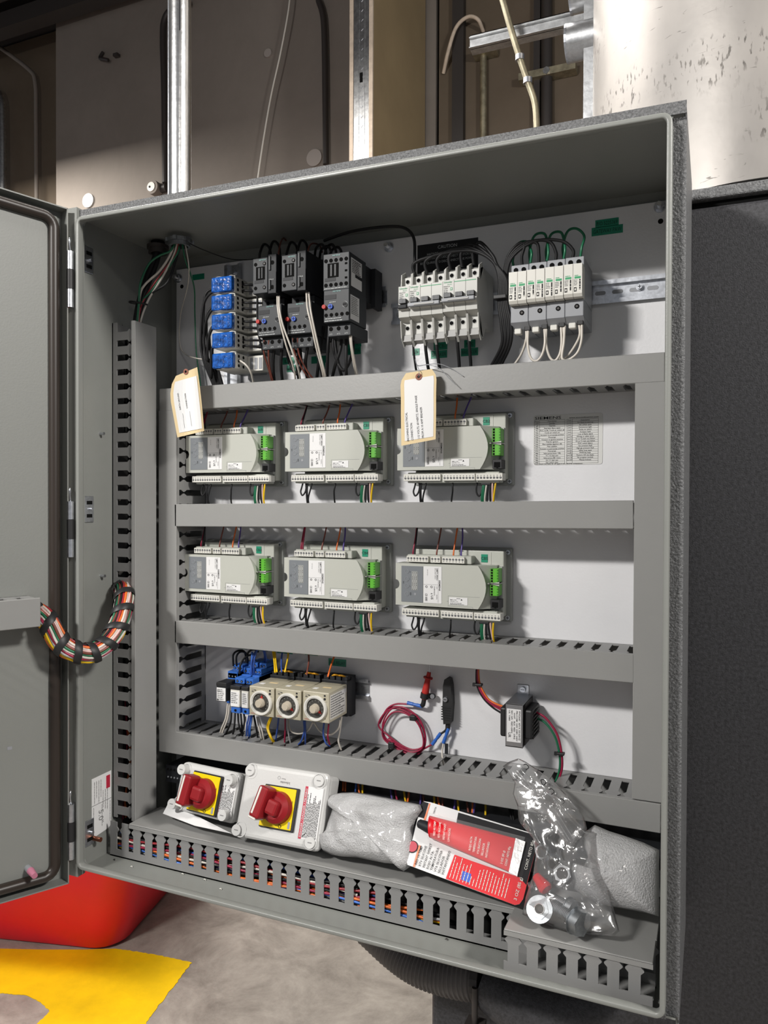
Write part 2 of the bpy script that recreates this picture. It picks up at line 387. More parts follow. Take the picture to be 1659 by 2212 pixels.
# red drum
tb = thing('plastic_drum', 'large red plastic tub standing on the floor behind the open door', 'tub', (-.80, .97, FZ+.001))
m = MB()
def rrect(w, d, r, n=6):
    P = []
    for cx, cy, a0 in ((-r, r, -90), (-r, d-r, 0), (-w+r, d-r, 90), (-w+r, r, 180)):
        for i in range(n+1):
            a = math.radians(a0+90*i/n); P.append((cx+r*math.cos(a), cy+r*math.sin(a)))
    return P
rows = []
for z, g in ((0, -.015), (.012, 0), (.1, .03), (.3, .085), (.55, .14), (.56, .155), (.60, .155)):
    P = rrect(.9+2*g, .55+2*g, .09+g*.3); rows.append([(x+g, y-g, z) for x, y in P])
vs = [v for r in rows for v in r]; n = len(rows[0])
fs = [(i*n+k, i*n+(k+1) % n, (i+1)*n+(k+1) % n, (i+1)*n+k) for i in range(len(rows)-1) for k in range(n)]
m.add(vs, fs, 'redbin', True); m.add(rows[0], [list(range(n))[::-1]], 'redbin')
o = m.build('tub_wall', tb); tb.rotation_euler = (0, 0, math.radians(14))
ld = MB(); Pl = rrect(.9+.34, .55+.34, .15); ld.prism([(x+.17, y-.17) for x, y in Pl], (0, 0, .602), X3, Y3, (0, 0, .03), 'redbin'); ld.build('lid', tb)
# boiler
bo = thing('boiler', 'dark speckled boiler casing that the grey cabinet hangs on', 'boiler', (.509, .29, FZ))
m = MB(); m.box(0, 0, 0, 1.9, 1.5, 1.893, 'boiler', .012, seg=3); m.build('casing', bo)
m = MB(); m.box(.0, -.002, 1.902, 1.9, 1.5, 1.919, 'speck', .003); m.box(.004, .012, 1.893, 1.89, 1.49, 1.902, 'void'); m.build('top_panel', bo)
fl = thing('flue', 'large round shiny metal flue rising from the boiler top', 'flue', (1.0074, .574, 1.075))
m = MB(); m.lathe([(.2746, .0), (.2746, 3.2)], (0, 0, 0), Z3, 'flue', 96); m.build('flue_wall', fl)
m = MB()
for p0_, p1_ in (((.2760, .0), (.2760, .072)), ((.2748, .072), (.2760, .072)), ((.27, 0), (.2760, 0))): m.lathe([p0_, p1_], (0, 0, 0), Z3, 'flue', 96)
m.build('flue_collar', fl)
m = MB(); m.box(-.29, -.035, .005, -.268, -.03, 3.2, 'galv'); m.box(-.296, -.06, .005, -.268, -.058, .15, 'galv'); m.hexn((-.288, -.062, .085), (-.288, -.074, .085), .011, 'zinc'); m.cyl((-.288, -.074, .085), (-.288, -.09, .085), .006, 'zinc')
m.build('seam_strip', fl)
for a, z, rr in ((1.27, .60, .036), (1.02, .75, .040)): pass
# pipe stubs off the flue
for (px0, px1, py, r, lab) in ((1222, 1283, 96, .034, 'lower short metal pipe stub on the side of the flue'), (1230, 1283, -6, .031, 'upper short metal pipe stub at the top edge beside the flue')):
    a = U(px0+2, py, .56); b = U(px1+10, py, .56); b.z = a.z; b.x = a.x+.14
    m = MB(); m.cyl((0, 0, 0), b-a, r, 'galv', 32, caps=False); m.ring((0, 0, 0), X3, r-.003, r+.0005, .004, 'zinc', 32); m.cyl((.02, 0, 0), (.022, 0, 0), r-.004, 'void', 24)
    o = m.build('pipe_stub', None, a); tag(o, lab, 'pipe')
# strut channel and conduit crossing
a = U(1015, 92, .85); b = U(1283, 41, .85); b.z = a.z; b.x = a.x+.36
m = MB(); L = b.x-a.x; m.box(0, 0, -.017, L, .002, .017, 'galv'); m.box(0, 0, .015, L, .026, .017, 'galv'); m.box(0, 0, -.017, L, .026, -.015, 'galv'); m.box(0, -.008, -.017, L, .0, -.015, 'galv'); m.box(0, -.008, .006, L, 0, .008, 'galv')
o = m.build('strut_channel', None, a); tag(o, 'galvanised strut channel sticking out left of the flue', 'strut')
pc = [U(1075, -40, .8), U(1103, 60, .8), U(1123, 125, .8), U(1140, 175, .8), U(1156, 225, .8), U(1160, 285, .8)]
m = MB(); m.tube([p-pc[0] for p in pc], .0075, 'brass', 14); 
for t in (pc[2], pc[3]):
    m.cyl(t-pc[0]-Vector((0, 0, .006)), t-pc[0]+Vector((0, 0, .006)), .0105, 'zinc', 14)
o = m.build('bent_conduit', None, pc[0]); tag(o, 'thin bent conduit crossing in front of the strut channel', 'conduit')
# things on the far walls
def wallpipe(pts, r, y, lab, mt='dark'):
    P = [U(x, py, y) for x, py in pts]; m = MB(); m.tube([p-P[0] for p in P], r, mt, 10); o = m.build('wall_conduit', None, P[0]); tag(o, lab, 'conduit', 'conduits on the far wall')
wallpipe([(357, 395), (355, 200), (352, 90), (355, 45), (372, 20), (410, 5)], .022, 3.46, 'dark conduit bending behind the bright vertical conduit on the far wall', 'dark')
wallpipe([(704, 355), (702, 150), (700, 60), (696, 25), (688, 0)], .02, 3.46, 'dark conduit running down the far wall left of the partition', 'dark')
wallpipe([(79, 445), (78, 250), (76, 178), (62, 150), (0, 103), (-30, 85)], .016, 3.68, 'bent conduit on the brown wall above the open door', 'wall')
wallpipe([(6, 420), (5, 260), (2, 210), (-12, 190)], .03, 3.66, 'thick pipe at the left picture edge above the open door', 'galv')
for px, py, r, lab in ((192, 434, .052, 'largest pale round disc low on the far wall'), (680, 342, .055, 'blurred round plate on the far wall left of the partition'), (580, 116, .028, 'small round disc high on the far wall')):
    c = U(px, py, 3.499); m = MB(); m.cyl((0, 0, 0), (0, -.012, 0), r, M['sw'] if r == .052 else M['offdisc'], 28); o = m.build('wall_disc', None, c); m2 = None; tag(o, lab, 'disc')
c = U(338, 409, 3.48); ob = thing('junction_fitting', 'small round conduit fitting on the far wall left of the bright conduit', 'fitting', c)
m = MB(); m.cyl((0, .015, 0), (0, -.05, 0), .05, 'wall', 20); m.cyl((.03, -.0, 0), (.09, 0, 0), .03, 'dark', 12); m.build('fitting_body', ob)
m = MB(); m.cyl((-.005, -.05, 0), (-.005, -.055, 0), .033, 'offw', 20); m.cyl((-.015, -.0552, 0), (-.015, -.057, 0), .008, 'ink', 8); m.build('fitting_cover', ob)
P = [U(x, y, 3.4) for x, y in ((628, -20), (622, 30), (606, 115), (585, 210), (568, 310), (555, 400))]
m = MB(); m.tube([p-P[0] for p in P], .006, 'offw', 6); o = m.build('hanging_cable', None, P[0]); tag(o, 'thin pale cable hanging diagonally in front of the far wall', 'cable')
c = U(236, 124, 3.49); m = MB(); m.tube([(-.06, 0, .05), (-.07, -.02, .0), (-.03, -.03, -.02), (.02, -.03, -.04)], .012, 'dark', 8); m.box(.06, -.03, -.02, .1, 0, .0, 'dark'); o = m.build('pipe_hook', None, c); tag(o, 'small dark hook bracket high on the far wall', 'bracket')
for px, lab, y0, y1 in ((1044, 'thin conduit on the brown wall below the strut channel', 112, 330), (1181, 'thicker dark conduit on the brown wall left of the flue', -20, 330)):
    a = U(px, y0, 3.46); b = U(px, y1, 3.46); m = MB(); m.cyl((0, 0, 0), b-a, .02 if px < 1100 else .032, 'dark' if px > 1100 else 'brass', 12); o = m.build('wall_conduit', None, a); tag(o, lab, 'conduit')
for px, py, w, lab in ((1047, 110, .07, 'short strut bracket holding the thin conduit on the brown wall'), (1182, 157, .16, 'strut clamp holding the thicker conduit on the brown wall')):
    c = U(px, py, 3.44); m = MB(); m.box(-w, -.02, -.02, w, .055, .02, 'brass'); m.cyl((0, -.03, -.0), (0, -.01, 0), .02, 'galv', 8); o = m.build('strut_clamp', None, c); tag(o, lab, 'clamp')
P = [U(x, y, 3.49 if k in (0, 5) else 3.42) for k, (x, y) in enumerate(((958, 158), (968, 112), (985, 60), (1010, 37), (1032, 42), (1044, 68)))]
m = MB(); m.tube([p-P[0] for p in P], .011, 'gyp', 8); o = m.build('cable_loop', None, P[0]); tag(o, 'curved tan cable loop on the brown wall beside the partition', 'cable')
m = MB()
for px, w in ((990, .035), (1160, .018)):
    p = U(px, 200, 3.47); m.box(p.x-w, 3.455, FZ, p.x+w, 3.5, 4.3, 'dark')
o = m.build('wall_joint'); tag(o, kind='structure'); o.name = 'trim_2'
# vertical conduit into cabinet top
CT = UZ(388, 518, 1.058)
vc = thing('vertical_conduit', 'bright galvanised conduit running straight up from the cabinet top', 'conduit', (CT.x, CT.y, 1.074))
m = MB(); m.cyl((0, 0, 0), (0, 0, 3.2), .0195, 'conduit', 32, caps=False)
for sx in (-.012, .010): m.cyl((sx, -.0155, 0), (sx, -.0155, 3.2), .0008, 'zinc', 6)
m.build('pipe', vc)
m = MB(); m.ring((0, 0, -.0215), Z3, .015, .0215, .006, 'nutz', 28)
for i in range(6):
    a = i*math.pi/3+.3; m.box(-.003, -.0245, -.0215, .003, -.020, -.0155, 'nutz', X=Matrix.Rotation(a, 4, 'Z'))
m.ring((0, 0, -.028), Z3, .0145, .0185, .0063, 'nutz', 28); m.build('locknut', vc)
m = MB()
m.box(.012, -.0172, .335, .0135, -.0155, .385, 'ink'); m.build('printed_mark', vc)
C2 = UZ(341, 531, 1.058)
m = MB(); m.ring((0, 0, 0), Z3, .013, .019, .006, 'dark', 26); m.ring((0, 0, -.008), Z3, .012, .0165, .0085, 'dark', 26); m.cyl((0, 0, .006), (0, 0, .013), .012, 'void', 20)
o = m.build('conduit_locknut', None, (C2.x, C2.y, 1.052)); tag(o, 'dark locknut in the cabinet roof left of the bright fitting', 'fitting')
# hose under cabinet
hp = [U(800, 2000, .24), U(856, 2050, .22), U(905, 2083, .21), U(965, 2104, .205), U(1040, 2118, .20)]
hs = thing('corrugated_hose', 'corrugated grey hose sagging below the cabinet bottom', 'hose', hp[0])
m = MB(); sp = spline([p-hp[0] for p in hp], 30)
m.tube(sp, .032, 'hose', 20, sub=0, rads=lambda t: .030+.0028*math.sin(t*2*math.pi*30)); m.build('hose_tube', hs)
cp = hp[-1]-hp[0]; d = (hp[-1]-hp[-2]).normalized()
m = MB(); m.ring(cp-d*.006, d, .033, .036, .012, 'dark', 24); m.cyl(cp+Vector((.0, -.036, .01)), cp+Vector((0, -.036, -.052)), .0045, 'dark', 10); m.box(cp.x-.014, -.045+cp.y, cp.z-.050, cp.x+.014, -.02+cp.y, cp.z-.044, 'dark'); m.hexn(cp+Vector((0, -.036, -.06)), cp+Vector((0, -.036, -.05)), .008, 'dark'); m.build('hose_clamp', hs)
m = MB(); e = [cp+Vector((.002, 0, 0)), cp+Vector((.05, .0, -.012)), cp+Vector((.11, 0, -.014)), cp+Vector((.17, .01, .0)), cp+Vector((.22, .02, .03))]
m.tube(e, .04, 'boiler', 20, rads=lambda t: .035+.016*math.sin(t*2.6)); m.build('fabric_boot', hs)
# ======================= ENCLOSURE =======================
W0, H0, D0 = .9018, 1.0558, .262
en = thing('electrical_cabinet', 'open grey steel electrical cabinet mounted on the dark boiler', 'cabinet', (0, 0, 0))
def shear(mb): mb.v = [(x, y, z+zc(x)) for x, y, z in mb.v]; return mb
m = MB()
xl, xr, zb, zt = -.0155, .9125, -.013, 1.0635
m.box(xl-.0015, .0125, zb-.002, xl, D0, zt+.002, 'enc'); m.box(xr, .022, zb-.002, xr+.002, D0, zt+.002, 'enc')
m.box(xl, .034, zb-.002, xr, D0, zb, 'enc'); m.add([(xl, .0113, -.0005), (xr, .0113, -.0005), (xr, .036, zb), (xl, .036, zb), (xl, .0113, -.0025), (xr, .0113, -.0025), (xr, .036, zb-.002), (xl, .036, zb-.002)], [(0, 1, 2, 3), (7, 6, 5, 4), (0, 4, 5, 1), (3, 2, 6, 7), (0, 3, 7, 4), (1, 5, 6, 2)], 'enc'); m.box(xl, .0125, zt, xr, D0, zt+.002, 'enc'); m.box(xl, D0-.002, zb, xr, D0, zt, 'enc')
shear(m).build('body', en)
m = MB()   # outer speckled skin and flange
t = .0025
ox0, ox1, oz0, oz1 = -.0175, .9165, -.0155, 1.0735
for (x0_, z0_, x1_, z1_, yq) in ((ox0+.0004, oz1-.0059, ox1-.0004, oz1-.0044, .0114), (ox0+.0004, oz0+.0003, ox1-.0004, oz0+.0010, .034), (ox0+.0003, oz0+.0011, ox0+.0015, oz1-.006, .0114), (ox1-.0018, oz0+.0011, ox1-.0003, oz1-.006, .0204)):
    m.box(x0_, yq, z0_, x1_, D0, z1_, 'speck')
for (x0_, z0_, x1_, z1_, yq) in ((ox0, H0-.001, ox1, oz1-.004, .009), (ox0, -.003, W0, .001, .009), (ox0, .0012, .001, H0-.0012, .009), (W0-.001, -.003, ox1, H0-.0012, .018)):
    m.box(x0_, yq, z0_, x1_, yq+.0022, z1_, 'speck')
m.box(-.0175, .003, oz0+.001, .0008, .0195, oz1-.001, 'enc')
shear(m).build('outer_skin', en)
m = MB()   # rolled lip around the opening
def lipring(m, x0, z0, x1, z1, prof, mt, rc=.012, n=6):
    """prof: list of (inset, y)"""
    rows = []
    for ins, y in prof:
        P = []; r = max(.001, rc-ins)
        for cx, cz, a0 in ((x1-ins-r, z0+ins+r, -90), (x1-ins-r, z1-ins-r, 0), (x0+ins+r, z1-ins-r, 90), (x0+ins+r, z0+ins+r, 180)):
            for i in range(n+1):
                a = math.radians(a0+90*i/n); P.append((cx+r*math.cos(a), y, cz+r*math.sin(a)))
        rows.append(P)
    k = len(rows[0]); vs = [v for r in rows for v in r]
    fs = [(i*k+j, (i+1)*k+j, (i+1)*k+(j+1) % k, i*k+(j+1) % k) for i in range(len(rows)-1) for j in range(k)]
    m.add(vs, fs, mt, True)
lipring(m, 0, 0, W0, H0, [(0, .020), (0, .0015), (.0006, .0005), (.0014, 0), (.0050, 0), (.0060, .0005), (.0065, .0015), (.0065, .0105), (.0058, .0120), (.004, .0125), (.0, .0125)], 'enc')
for q4 in ((xl, zb, .004, zt), (xl, -.002, W0, .004), (xl, H0-.004, W0, zt)): m.box(q4[0], .0112, q4[1], q4[2], .0125, q4[3], 'enc')
shear(m).build('lip', en)
# hinges on the left lip
for zz in (.955, .553, .062):
    p = Vector((-.006, -.004, zz+zc(0))); m = MB()
    m.cyl(p+Vector((0, 0, -.045)), p+Vector((0, 0, -.016)), .0055, 'zinc', 14); m.cyl(p+Vector((0, 0, .016)), p+Vector((0, 0, .045)), .0055, 'zinc', 14); m.cyl(p+Vector((0, 0, -.0155)), p+Vector((0, 0, .0155)), .0058, 'black', 14)
    m.tube([p+Vector((0, 0, .045)), p+Vector((.001, -.003, .062)), p+Vector((0, 0, .064)), p+Vector((-.002, 0, .047))], .0013, 'zinc', 6)
    m.build('hinge', en)
# brackets and studs on the left inner wall
for px, py in ((190, 562), (191, 1100), (192, 1798)):
    q = UX(px, py, -.0155); m = MB()
    m.box(-.0154, q.y-.016, q.z-.028, -.0151, q.y-.013, q.z+.028, 'void')
    m.box(-.0155, q.y-.014, q.z-.022, -.0131, q.y+.010, q.z+.022, 'zinc', .002)
    for s in (-1, 1): m.box(-.0132, q.y-.006, q.z+s*.011-.003, -.0127, q.y+.006, q.z+s*.011+.003, 'void')
    m.cyl((-.0131, q.y+.002, q.z), (-.008, q.y+.002, q.z), .0028, 'zinc', 10); m.build('mounting_clip', en)
for px, py in ((216, 937), (218, 1244)):
    q = UX(px, py, -.0155); m = MB(); m.cyl(q, q+Vector((.009, 0, 0)), .0026, 'zinc', 10); m.build('stud', en)
q = UX(200, 1810, -.0155); m = MB(); m.cyl(q, q+Vector((.018, 0, 0)), .004, 'copper', 12); m.build('ground_stud', en)
# crumbs on the cabinet floor
for i, (px, py) in enumerate(((474, 1925), (245, 1863), (282, 1878), (1065, 2048), (962, 2030), (392, 1893), (440, 1905))):
    q = UZ(px, py, zb); m = MB(); 
    m.tube([(0, 0, .001), (.002, .001, .002), (.004, -.001, .001)], .0007, 'offw' if i in (0, 2, 5, 6) else 'dark', 5, sub=3)
    o = m.build('debris_chip', None, q+Vector((0, 0, zc(q.x)))); tag(o, 'tiny plastic chip lying on the cabinet floor', 'chip', 'chips on the cabinet floor')
# ---- door ----
ang = math.atan2(.921, .389)
SHD = .045
dX = Vector((-.389, -.921, 0)).normalized(); dY = Vector((.921, -.389, 0)).normalized(); dZ = dX.cross(dY); 
if dZ.z < 0: dZ = -dZ
HD = Vector((-.0105, -.006, 0))
DB = Matrix(((dX.x, dY.x, dZ.x, HD.x), (dX.y, dY.y, dZ.y, HD.y), (dX.z, dY.z, dZ.z, HD.z), (0, 0, 0, 1)))
def UD(px, py, Y):
    d = ray(px, py); t = ((HD-CAM).dot(dY)+Y)/d.dot(dY); p = CAM+d*t; q = p-HD
    return Vector((q.dot(dX), Y, q.z-SHD*q.dot(dX)))
def shd(mb): mb.v = [(x, y, z+SHD*x) for x, y, z in mb.v]; return mb
dz0, dz1, dw = -.018, 1.072, .93
m = MB(); m.box(0, -.022, dz0, dw, -.020, dz1, 'door'); m.box(0, -.022, dz0, .0018, .004, dz1, 'door'); m.box(0, -.022, dz1-.002, dw, .004, dz1, 'door'); m.box(0, -.022, dz0, dw, .004, dz0+.002, 'door'); m.box(dw-.002, -.022, dz0, dw, .004, dz1, 'door')
m.box(.012, -.0199, dz0+.014, dw-.014, -.004, dz1-.014, 'door', .004)
dr = shd(m).build('door', en); dr.matrix_local = DB
m = MB(); gp = []
gx0, gx1, gz0, gz1, gr = .0205, dw-.02, dz0+.020, dz1-.020, .018
for cx, cz, a0 in ((gx1-gr, gz0+gr, -90), (gx1-gr, gz1-gr, 0), (gx0+gr, gz1-gr, 90), (gx0+gr, gz0+gr, 180)):
    for i in range(7):
        a = math.radians(a0+15*i); gp.append((cx+gr*math.cos(a), 0, cz+gr*math.sin(a)))
m.tube(gp, .0085, 'gasket', 10, closed=True, sub=0); shd(m).build('gasket', dr)
m = MB(); q = UD(60, 1875, -.004); m.cyl(q, q+Vector((0, .014, 0)), .0055, 'greyplas', 14); m.cyl(q+Vector((0, .012, 0)), q+Vector((0, .030, -.002)), .0058, 'pink', 14, r2=.0045); shd(m).build('door_plug', dr)
q = UD(20, 1617, -.004); m = MB(); m.box(q.x-.004, -.004, q.z-.002, q.x+.003, -.0035, q.z+.003, 'greyplas'); shd(m).build('scuff_mark', dr)
# ======================= WIRE DUCTS =======================
def finger_wall(m, L, h, zc_, th, start=0, pitch=.025, slot=.0106, base=.012, mt='pvc'):
    """comb wall in the plane z = zc_, rising to local -y by h"""
    m.box(0, -base, zc_, L, 0, zc_+th, mt)
    w = pitch-slot; b = slot*.36; n = int((L-start)/pitch)+1
    for i in range(n):
        x = start+i*pitch
        if x+w > L+.001: break
        g = h-base
        P = [(0, 0), (w, 0), (w, .60*g), (w+b, .70*g), (w+b, .74*g), (w, .83*g), (w, g), (0, g), (0, .83*g), (-b, .74*g), (-b, .70*g), (0, .60*g)]
        m.prism([(x+p[0], base+p[1]) for p in P], (0, 0, zc_), X3, -Y3, (0, 0, th), mt)
def duct(label, org, basis, L, Wd, Dp, sides=(1, 1), cover=(0, None), start=.004, group=None, name='wire_duct', capend=False, base=.012, floor_void=True):
    t = thing(name, label, 'wire duct', org, basis, group)
    m = MB(); m.box(0, -.002, 0, L, 0, Wd, 'pvc')
    for k, s in enumerate(sides):
        z = 0 if k == 0 else Wd-.0016
        if s: finger_wall(m, L, Dp-.003, z, .0016, start, base=base)
        else: m.box(0, -Dp+.003, z, L, 0, z+.0016, 'pvc')
    m.build('duct_body', t)
    c0 = cover[0]; c1 = L if cover[1] is None else cover[1]
    m = MB(); m.box(c0, -Dp, -.0018, c1, -Dp+.002, Wd+.0018, 'pvc_cover', .0009, seg=1); m.box(c0, -Dp+.002, -.0018, c1, -Dp+.008, -.0002, 'pvc_cover'); m.box(c0, -Dp+.002, Wd+.0002, c1, -Dp+.008, Wd+.0018, 'pvc_cover')
    m.build('duct_cover', t); return t
PB = .2517   # panel face
def hduct(label, pl, pr_, yf, wid, **kw):
    """horizontal duct: pl, pr_ = pixel of bottom-left / bottom-right of the cover"""
    a = U(*pl, yf); b = U(*pr_, yf); X = (b-a); L = X.length; X = X/L; Y = Vector((0, 1, 0)); Z = X.cross(Y)
    return duct(label, (a.x, PB, a.z), (X, Y, Z), L, wid, PB-yf, **kw)
hduct('grey wire duct across the panel just below the breakers', (344, 886.5), (1436, 821.5), .163, .0365)
hduct('grey wire duct between the upper and lower rows of controllers', (377, 1135), (1368.5, 1140), .163, .036)
hduct('grey wire duct across the panel above the timers and transformer', (377, 1386.5), (1368.5, 1473), .163, .036)
hduct('grey wire duct across the panel above the red rotary switches', (343, 1621), (1427, 1798), .163, .0365)
zt1 = .765; zb4 = .1905
duct('left vertical wire duct beside the two left controllers', (.0705, PB, zb4), (Z3, Y3, -X3), zt1-zb4, .036, PB-.163, start=.008)
duct('right vertical wire duct at the right edge of the panel', (.8860, PB, zb4+.002), (Z3, Y3, -X3), zt1-zb4+.001, .036, PB-.163, start=.008)
zl0 = .050; zl1 = UX(290, 692, .035).z
duct('tall vertical wire duct fixed to the left cabinet wall', (-.0152, .152, zl0), (Z3, -X3, -Y3), zl1-zl0, .052, .0515, start=.006, base=.0105)
bz = -.0125
X = Vector((1, 0, -.0068)).normalized(); Zd = Vector((0, 1, 0)); Yd = Zd.cross(X)
duct('long wire duct along the cabinet floor with coloured wires showing', (-.004, .082, bz+zc(0)), (X, Yd, Zd), .891, .078, .0625, start=.0, cover=(.042, None), base=.013)
duct('short empty wire duct in the right front corner of the cabinet floor', (.7025, .028, bz+.004+zc(.7)), (X, Yd, Zd), .1835, .052, .0585, start=.005, base=.016)
# door duct
q = UD(88, 1351, .052); q2 = UD(88, 1294, .052)
dd = duct('grey wire duct end fixed on the inside of the open door', (0, 0, 0), None, .5, abs(q2.z-q.z), .056, start=.01)
Dm = DB @ Matrix(((1, 0, 0, q.x), (0, -1, 0, -.004), (0, 0, 1, q.z), (0, 0, 0, 1)))
# proper rotation: local X -> door X, local -Y -> door +Y, Z -> X x Y
Dm = DB @ Matrix(((-1, 0, 0, q.x+.5), (0, -1, 0, -.004), (0, 0, 1, q.z+SHD*q.x), (0, 0, 0, 1)))
dd.matrix_world = Dm
# ======================= MOUNTING PANEL =======================
pa = thing('mounting_panel', 'white steel mounting panel at the back of the cabinet', 'panel', (0, 0, 0))
m = MB(); m.box(.002, PB, .02, .905, PB+.0025, 1.045, 'panel', .001, seg=1); m.build('plate', pa)
for i, (px, py) in enumerate(((384, 601), (839, 533), (1425, 446))):
    q = U(px, py, PB-.003); x, z = q.x, q.z
    m = MB(); m.cyl((x, PB, z), (x, PB-.002, z), .0085, 'zinc', 20); m.hexn((x, PB-.002, z), (x, PB-.009, z), .0068, 'zinc'); m.cyl((x, PB-.009, z), (x, PB-.016, z), .0035, 'steel', 10); m.build('panel_nut', pa)
m = MB()
for px, py in ((393, 619), (1427, 478)):
    m = MB(); q = U(px, py, PB); m.cyl((q.x, PB, q.z), (q.x, PB-.0004, q.z), .0038, 'void', 16); m.build('panel_hole', pa)
for z in (.3,): pass
m = MB(); m.box(.04, .175, .095, .90, .25, .125, 'cont2')
for i in range(120):
    x = .045+i*.007; m.cyl((x, .1748, .118), (x, .174, .118), .0022, 'void', 6); m.cyl((x, .1748, .104), (x, .174, .104), .0016, 'greyplas', 6)
o = m.build('terminal_strip'); tag(o, 'black terminal strip behind the foam packet under the lowest duct', 'terminal strip')
# DIN rails
def rail(label, px0, px1, zc0, zc1, yb=PB, x1=None):
    a = U(*px0, yb-.0075); b = U(*px1, yb-.0075)
    X = (b-a); L = X.length; X /= L; Z = X.cross(Y3)
    t = thing('din_rail', label, 'rail', (a.x, yb, a.z), (X, Y3, Z))
    m = MB(); m.box(0, -.001, .0055, L, 0, .0295, 'zinc')
    for z in (.0055, .0285): m.box(0, -.0075, z, L, 0, z+.001, 'zinc')
    for z0, z1 in ((0, .0055), (.0295, .035)): m.box(0, -.0075, z0, L, -.0065, z1, 'zinc')
    i = 0; x = .006
    while x+.016 < L:
        P = [(x+.003+.003*math.cos(a_), .0175+.003*math.sin(a_)) for a_ in [math.pi/2+k*math.pi/6 for k in range(7)]]+[(x+.013+.003*math.cos(a_), .0175+.003*math.sin(a_)) for a_ in [-math.pi/2+k*math.pi/6 for k in range(7)]]
        m.prism(P, (0, -.0011, 0), X3, Z3, (0, -.0002, 0), 'greyplas'); x += .025
    m.build('rail_profile', t); return t, a, b
t, a, b = rail('zinc mounting rail carrying the breakers and arresters, running to the right', (845, 702), (1440, 642), 0, 0)
for px, py in ((1382, 620), (1090, 653)):
    q = U(px, py, PB-.002); l = t.matrix_world.inverted() @ q; m = MB(); m.cyl((l.x, -.001, l.z), (l.x, -.003, l.z), .0055, 'zinc', 18); m.cyl((l.x, -.003, l.z), (l.x, -.0065, l.z), .0038, 'zinc', 14); m.box(l.x-.0025, -.0067, l.z-.0004, l.x+.0025, -.0064, l.z+.0004, 'void'); m.box(l.x-.0004, -.0067, l.z-.0025, l.x+.0004, -.0064, l.z+.0025, 'void'); m.build('rail_screw', t)
# vertical rail of the distribution blocks
vx = U(502, 590, PB-.007).x; vr = thing('din_rail', 'short vertical rail holding the blue topped distribution blocks', 'rail', (vx+.0175, PB, .80), (Z3, Y3, -X3))
m = MB(); L = .238; m.box(0, -.001, .0055, L, 0, .0295, 'zinc')
for z in (.0055, .0285): m.box(0, -.0075, z, L, 0, z+.001, 'zinc')
for z0, z1 in ((0, .0055), (.0295, .035)): m.box(0, -.0075, z0, L, -.0065, z1, 'zinc')
m.cyl((L-.013, -.001, .0175), (L-.013, -.006, .0175), .004, 'zinc', 14); m.build('rail_profile', vr)
# rail under contactors and under timers (mostly hidden)
for lab, x0, x1, z in (('mounting rail behind the three black contactors', .235, .44, .93), ('mounting rail behind the timers and blue relays', .16, .41, .265)):
    t = thing('din_rail', lab, 'rail', (x0, PB, z)); m = MB(); m.box(0, -.001, .0055, x1-x0, 0, .0295, 'zinc'); m.box(0, -.0075, 0, x1-x0, -.0065, .0055, 'zinc'); m.box(0, -.0075, .0295, x1-x0, -.0065, .035, 'zinc'); m.box(0, -.0075, .0055, x1-x0, 0, .0065, 'zinc'); m.box(0, -.0075, .0285, x1-x0, 0, .0295, 'zinc'); m.build('rail_profile', t)
# ======================= LABELS / TAPES =======================
def tape(px, py, txts, w, h, label, yb=PB, vert=False, th=.0005, ts=.006, base=None):
    q = U(px, py, yb); m = MB(); m.box(0, -th, 0, w, 0, h, 'tape')
    for i, s in enumerate(txts):
        s and m.text(s, (w/2, -th, h-(i+.76)*h/len(txts)), X3, Z3, min(ts, h/len(txts)*.5), 'dtape', w=w*(.9 if len(s) > 4 else .7), center=True)
    o = m.build('label_tape', None, (q.x, yb-.0002, q.z)); tag(o, label, 'label', None); return o
# (pixel = lower left corner)
tape(1286, 493, ['P/O 5225369'], .034, .0115, 'green label tape reading P/O 5225369, top right of the panel', ts=.0062)
tape(1278, 511, ['GATEWAY PAW'], .0455, .0125, 'green label tape reading GATEWAY PAW, top right of the panel', ts=.0065)
tape(416, 606, [''], .027, .0105, 'plain green tape on the panel left of the distribution blocks')
tape(891, 768, ['120v'], .0125, .011, 'green label reading 120v under the first breaker')
tape(937, 757, ['MCB1'], .0235, .0125, 'green label reading MCB1 under the breakers')
tape(931, 775, ['BREAKER'], .028, .0125, 'green label reading BREAKER below the MCB1 label')
tape(1003, 752, ['MCB2'], .0185, .0125, 'green label reading MCB2 under the breakers')
tape(996, 770, ['BREAKER'], .0285, .0125, 'green label reading BREAKER below the MCB2 label')
tape(751, 751, ['PUMP'], .026, .0125, 'green label reading PUMP below the right contactor')
tape(750, 767, ['STARTER'], .026, .0125, 'green label reading STARTER below the right contactor')
tape(558, 789, ['NEU'], .024, .0125, 'green label reading NEU below the left contactor')
tape(561, 749, ['A'], .012, .0125, 'small green tape beneath the left contactor')
tape(611, 788, ['LO'], .024, .0125, 'green label reading LO beneath the middle contactor')
tape(620, 804, ['AR'], .018, .012, 'lower small green label reading AR beneath the middle contactor')
tape(673, 786, [''], .030, .0125, 'plain wide green tape behind the wires right of the middle contactor')
tape(685, 800, [''], .016, .012, 'plain green tape lowest behind the white wires')
tape(710, 1437, ['FIRE RELAY'], .034, .0125, 'green label reading FIRE RELAY above the right timer')
tape(724, 1419, [''], .024, .0125, 'green label partly hidden above the FIRE RELAY label')
tape(659, 1414, [''], .026, .012, 'green label above the middle timer')
tape(599, 1410, [''], .032, .012, 'green label above the left timer')
tape(546, 1404, [''], .032, .012, 'green label above the blue relays')
tape(515, 1401, [''], .018, .012, 'plain green tape above the leftmost relay')
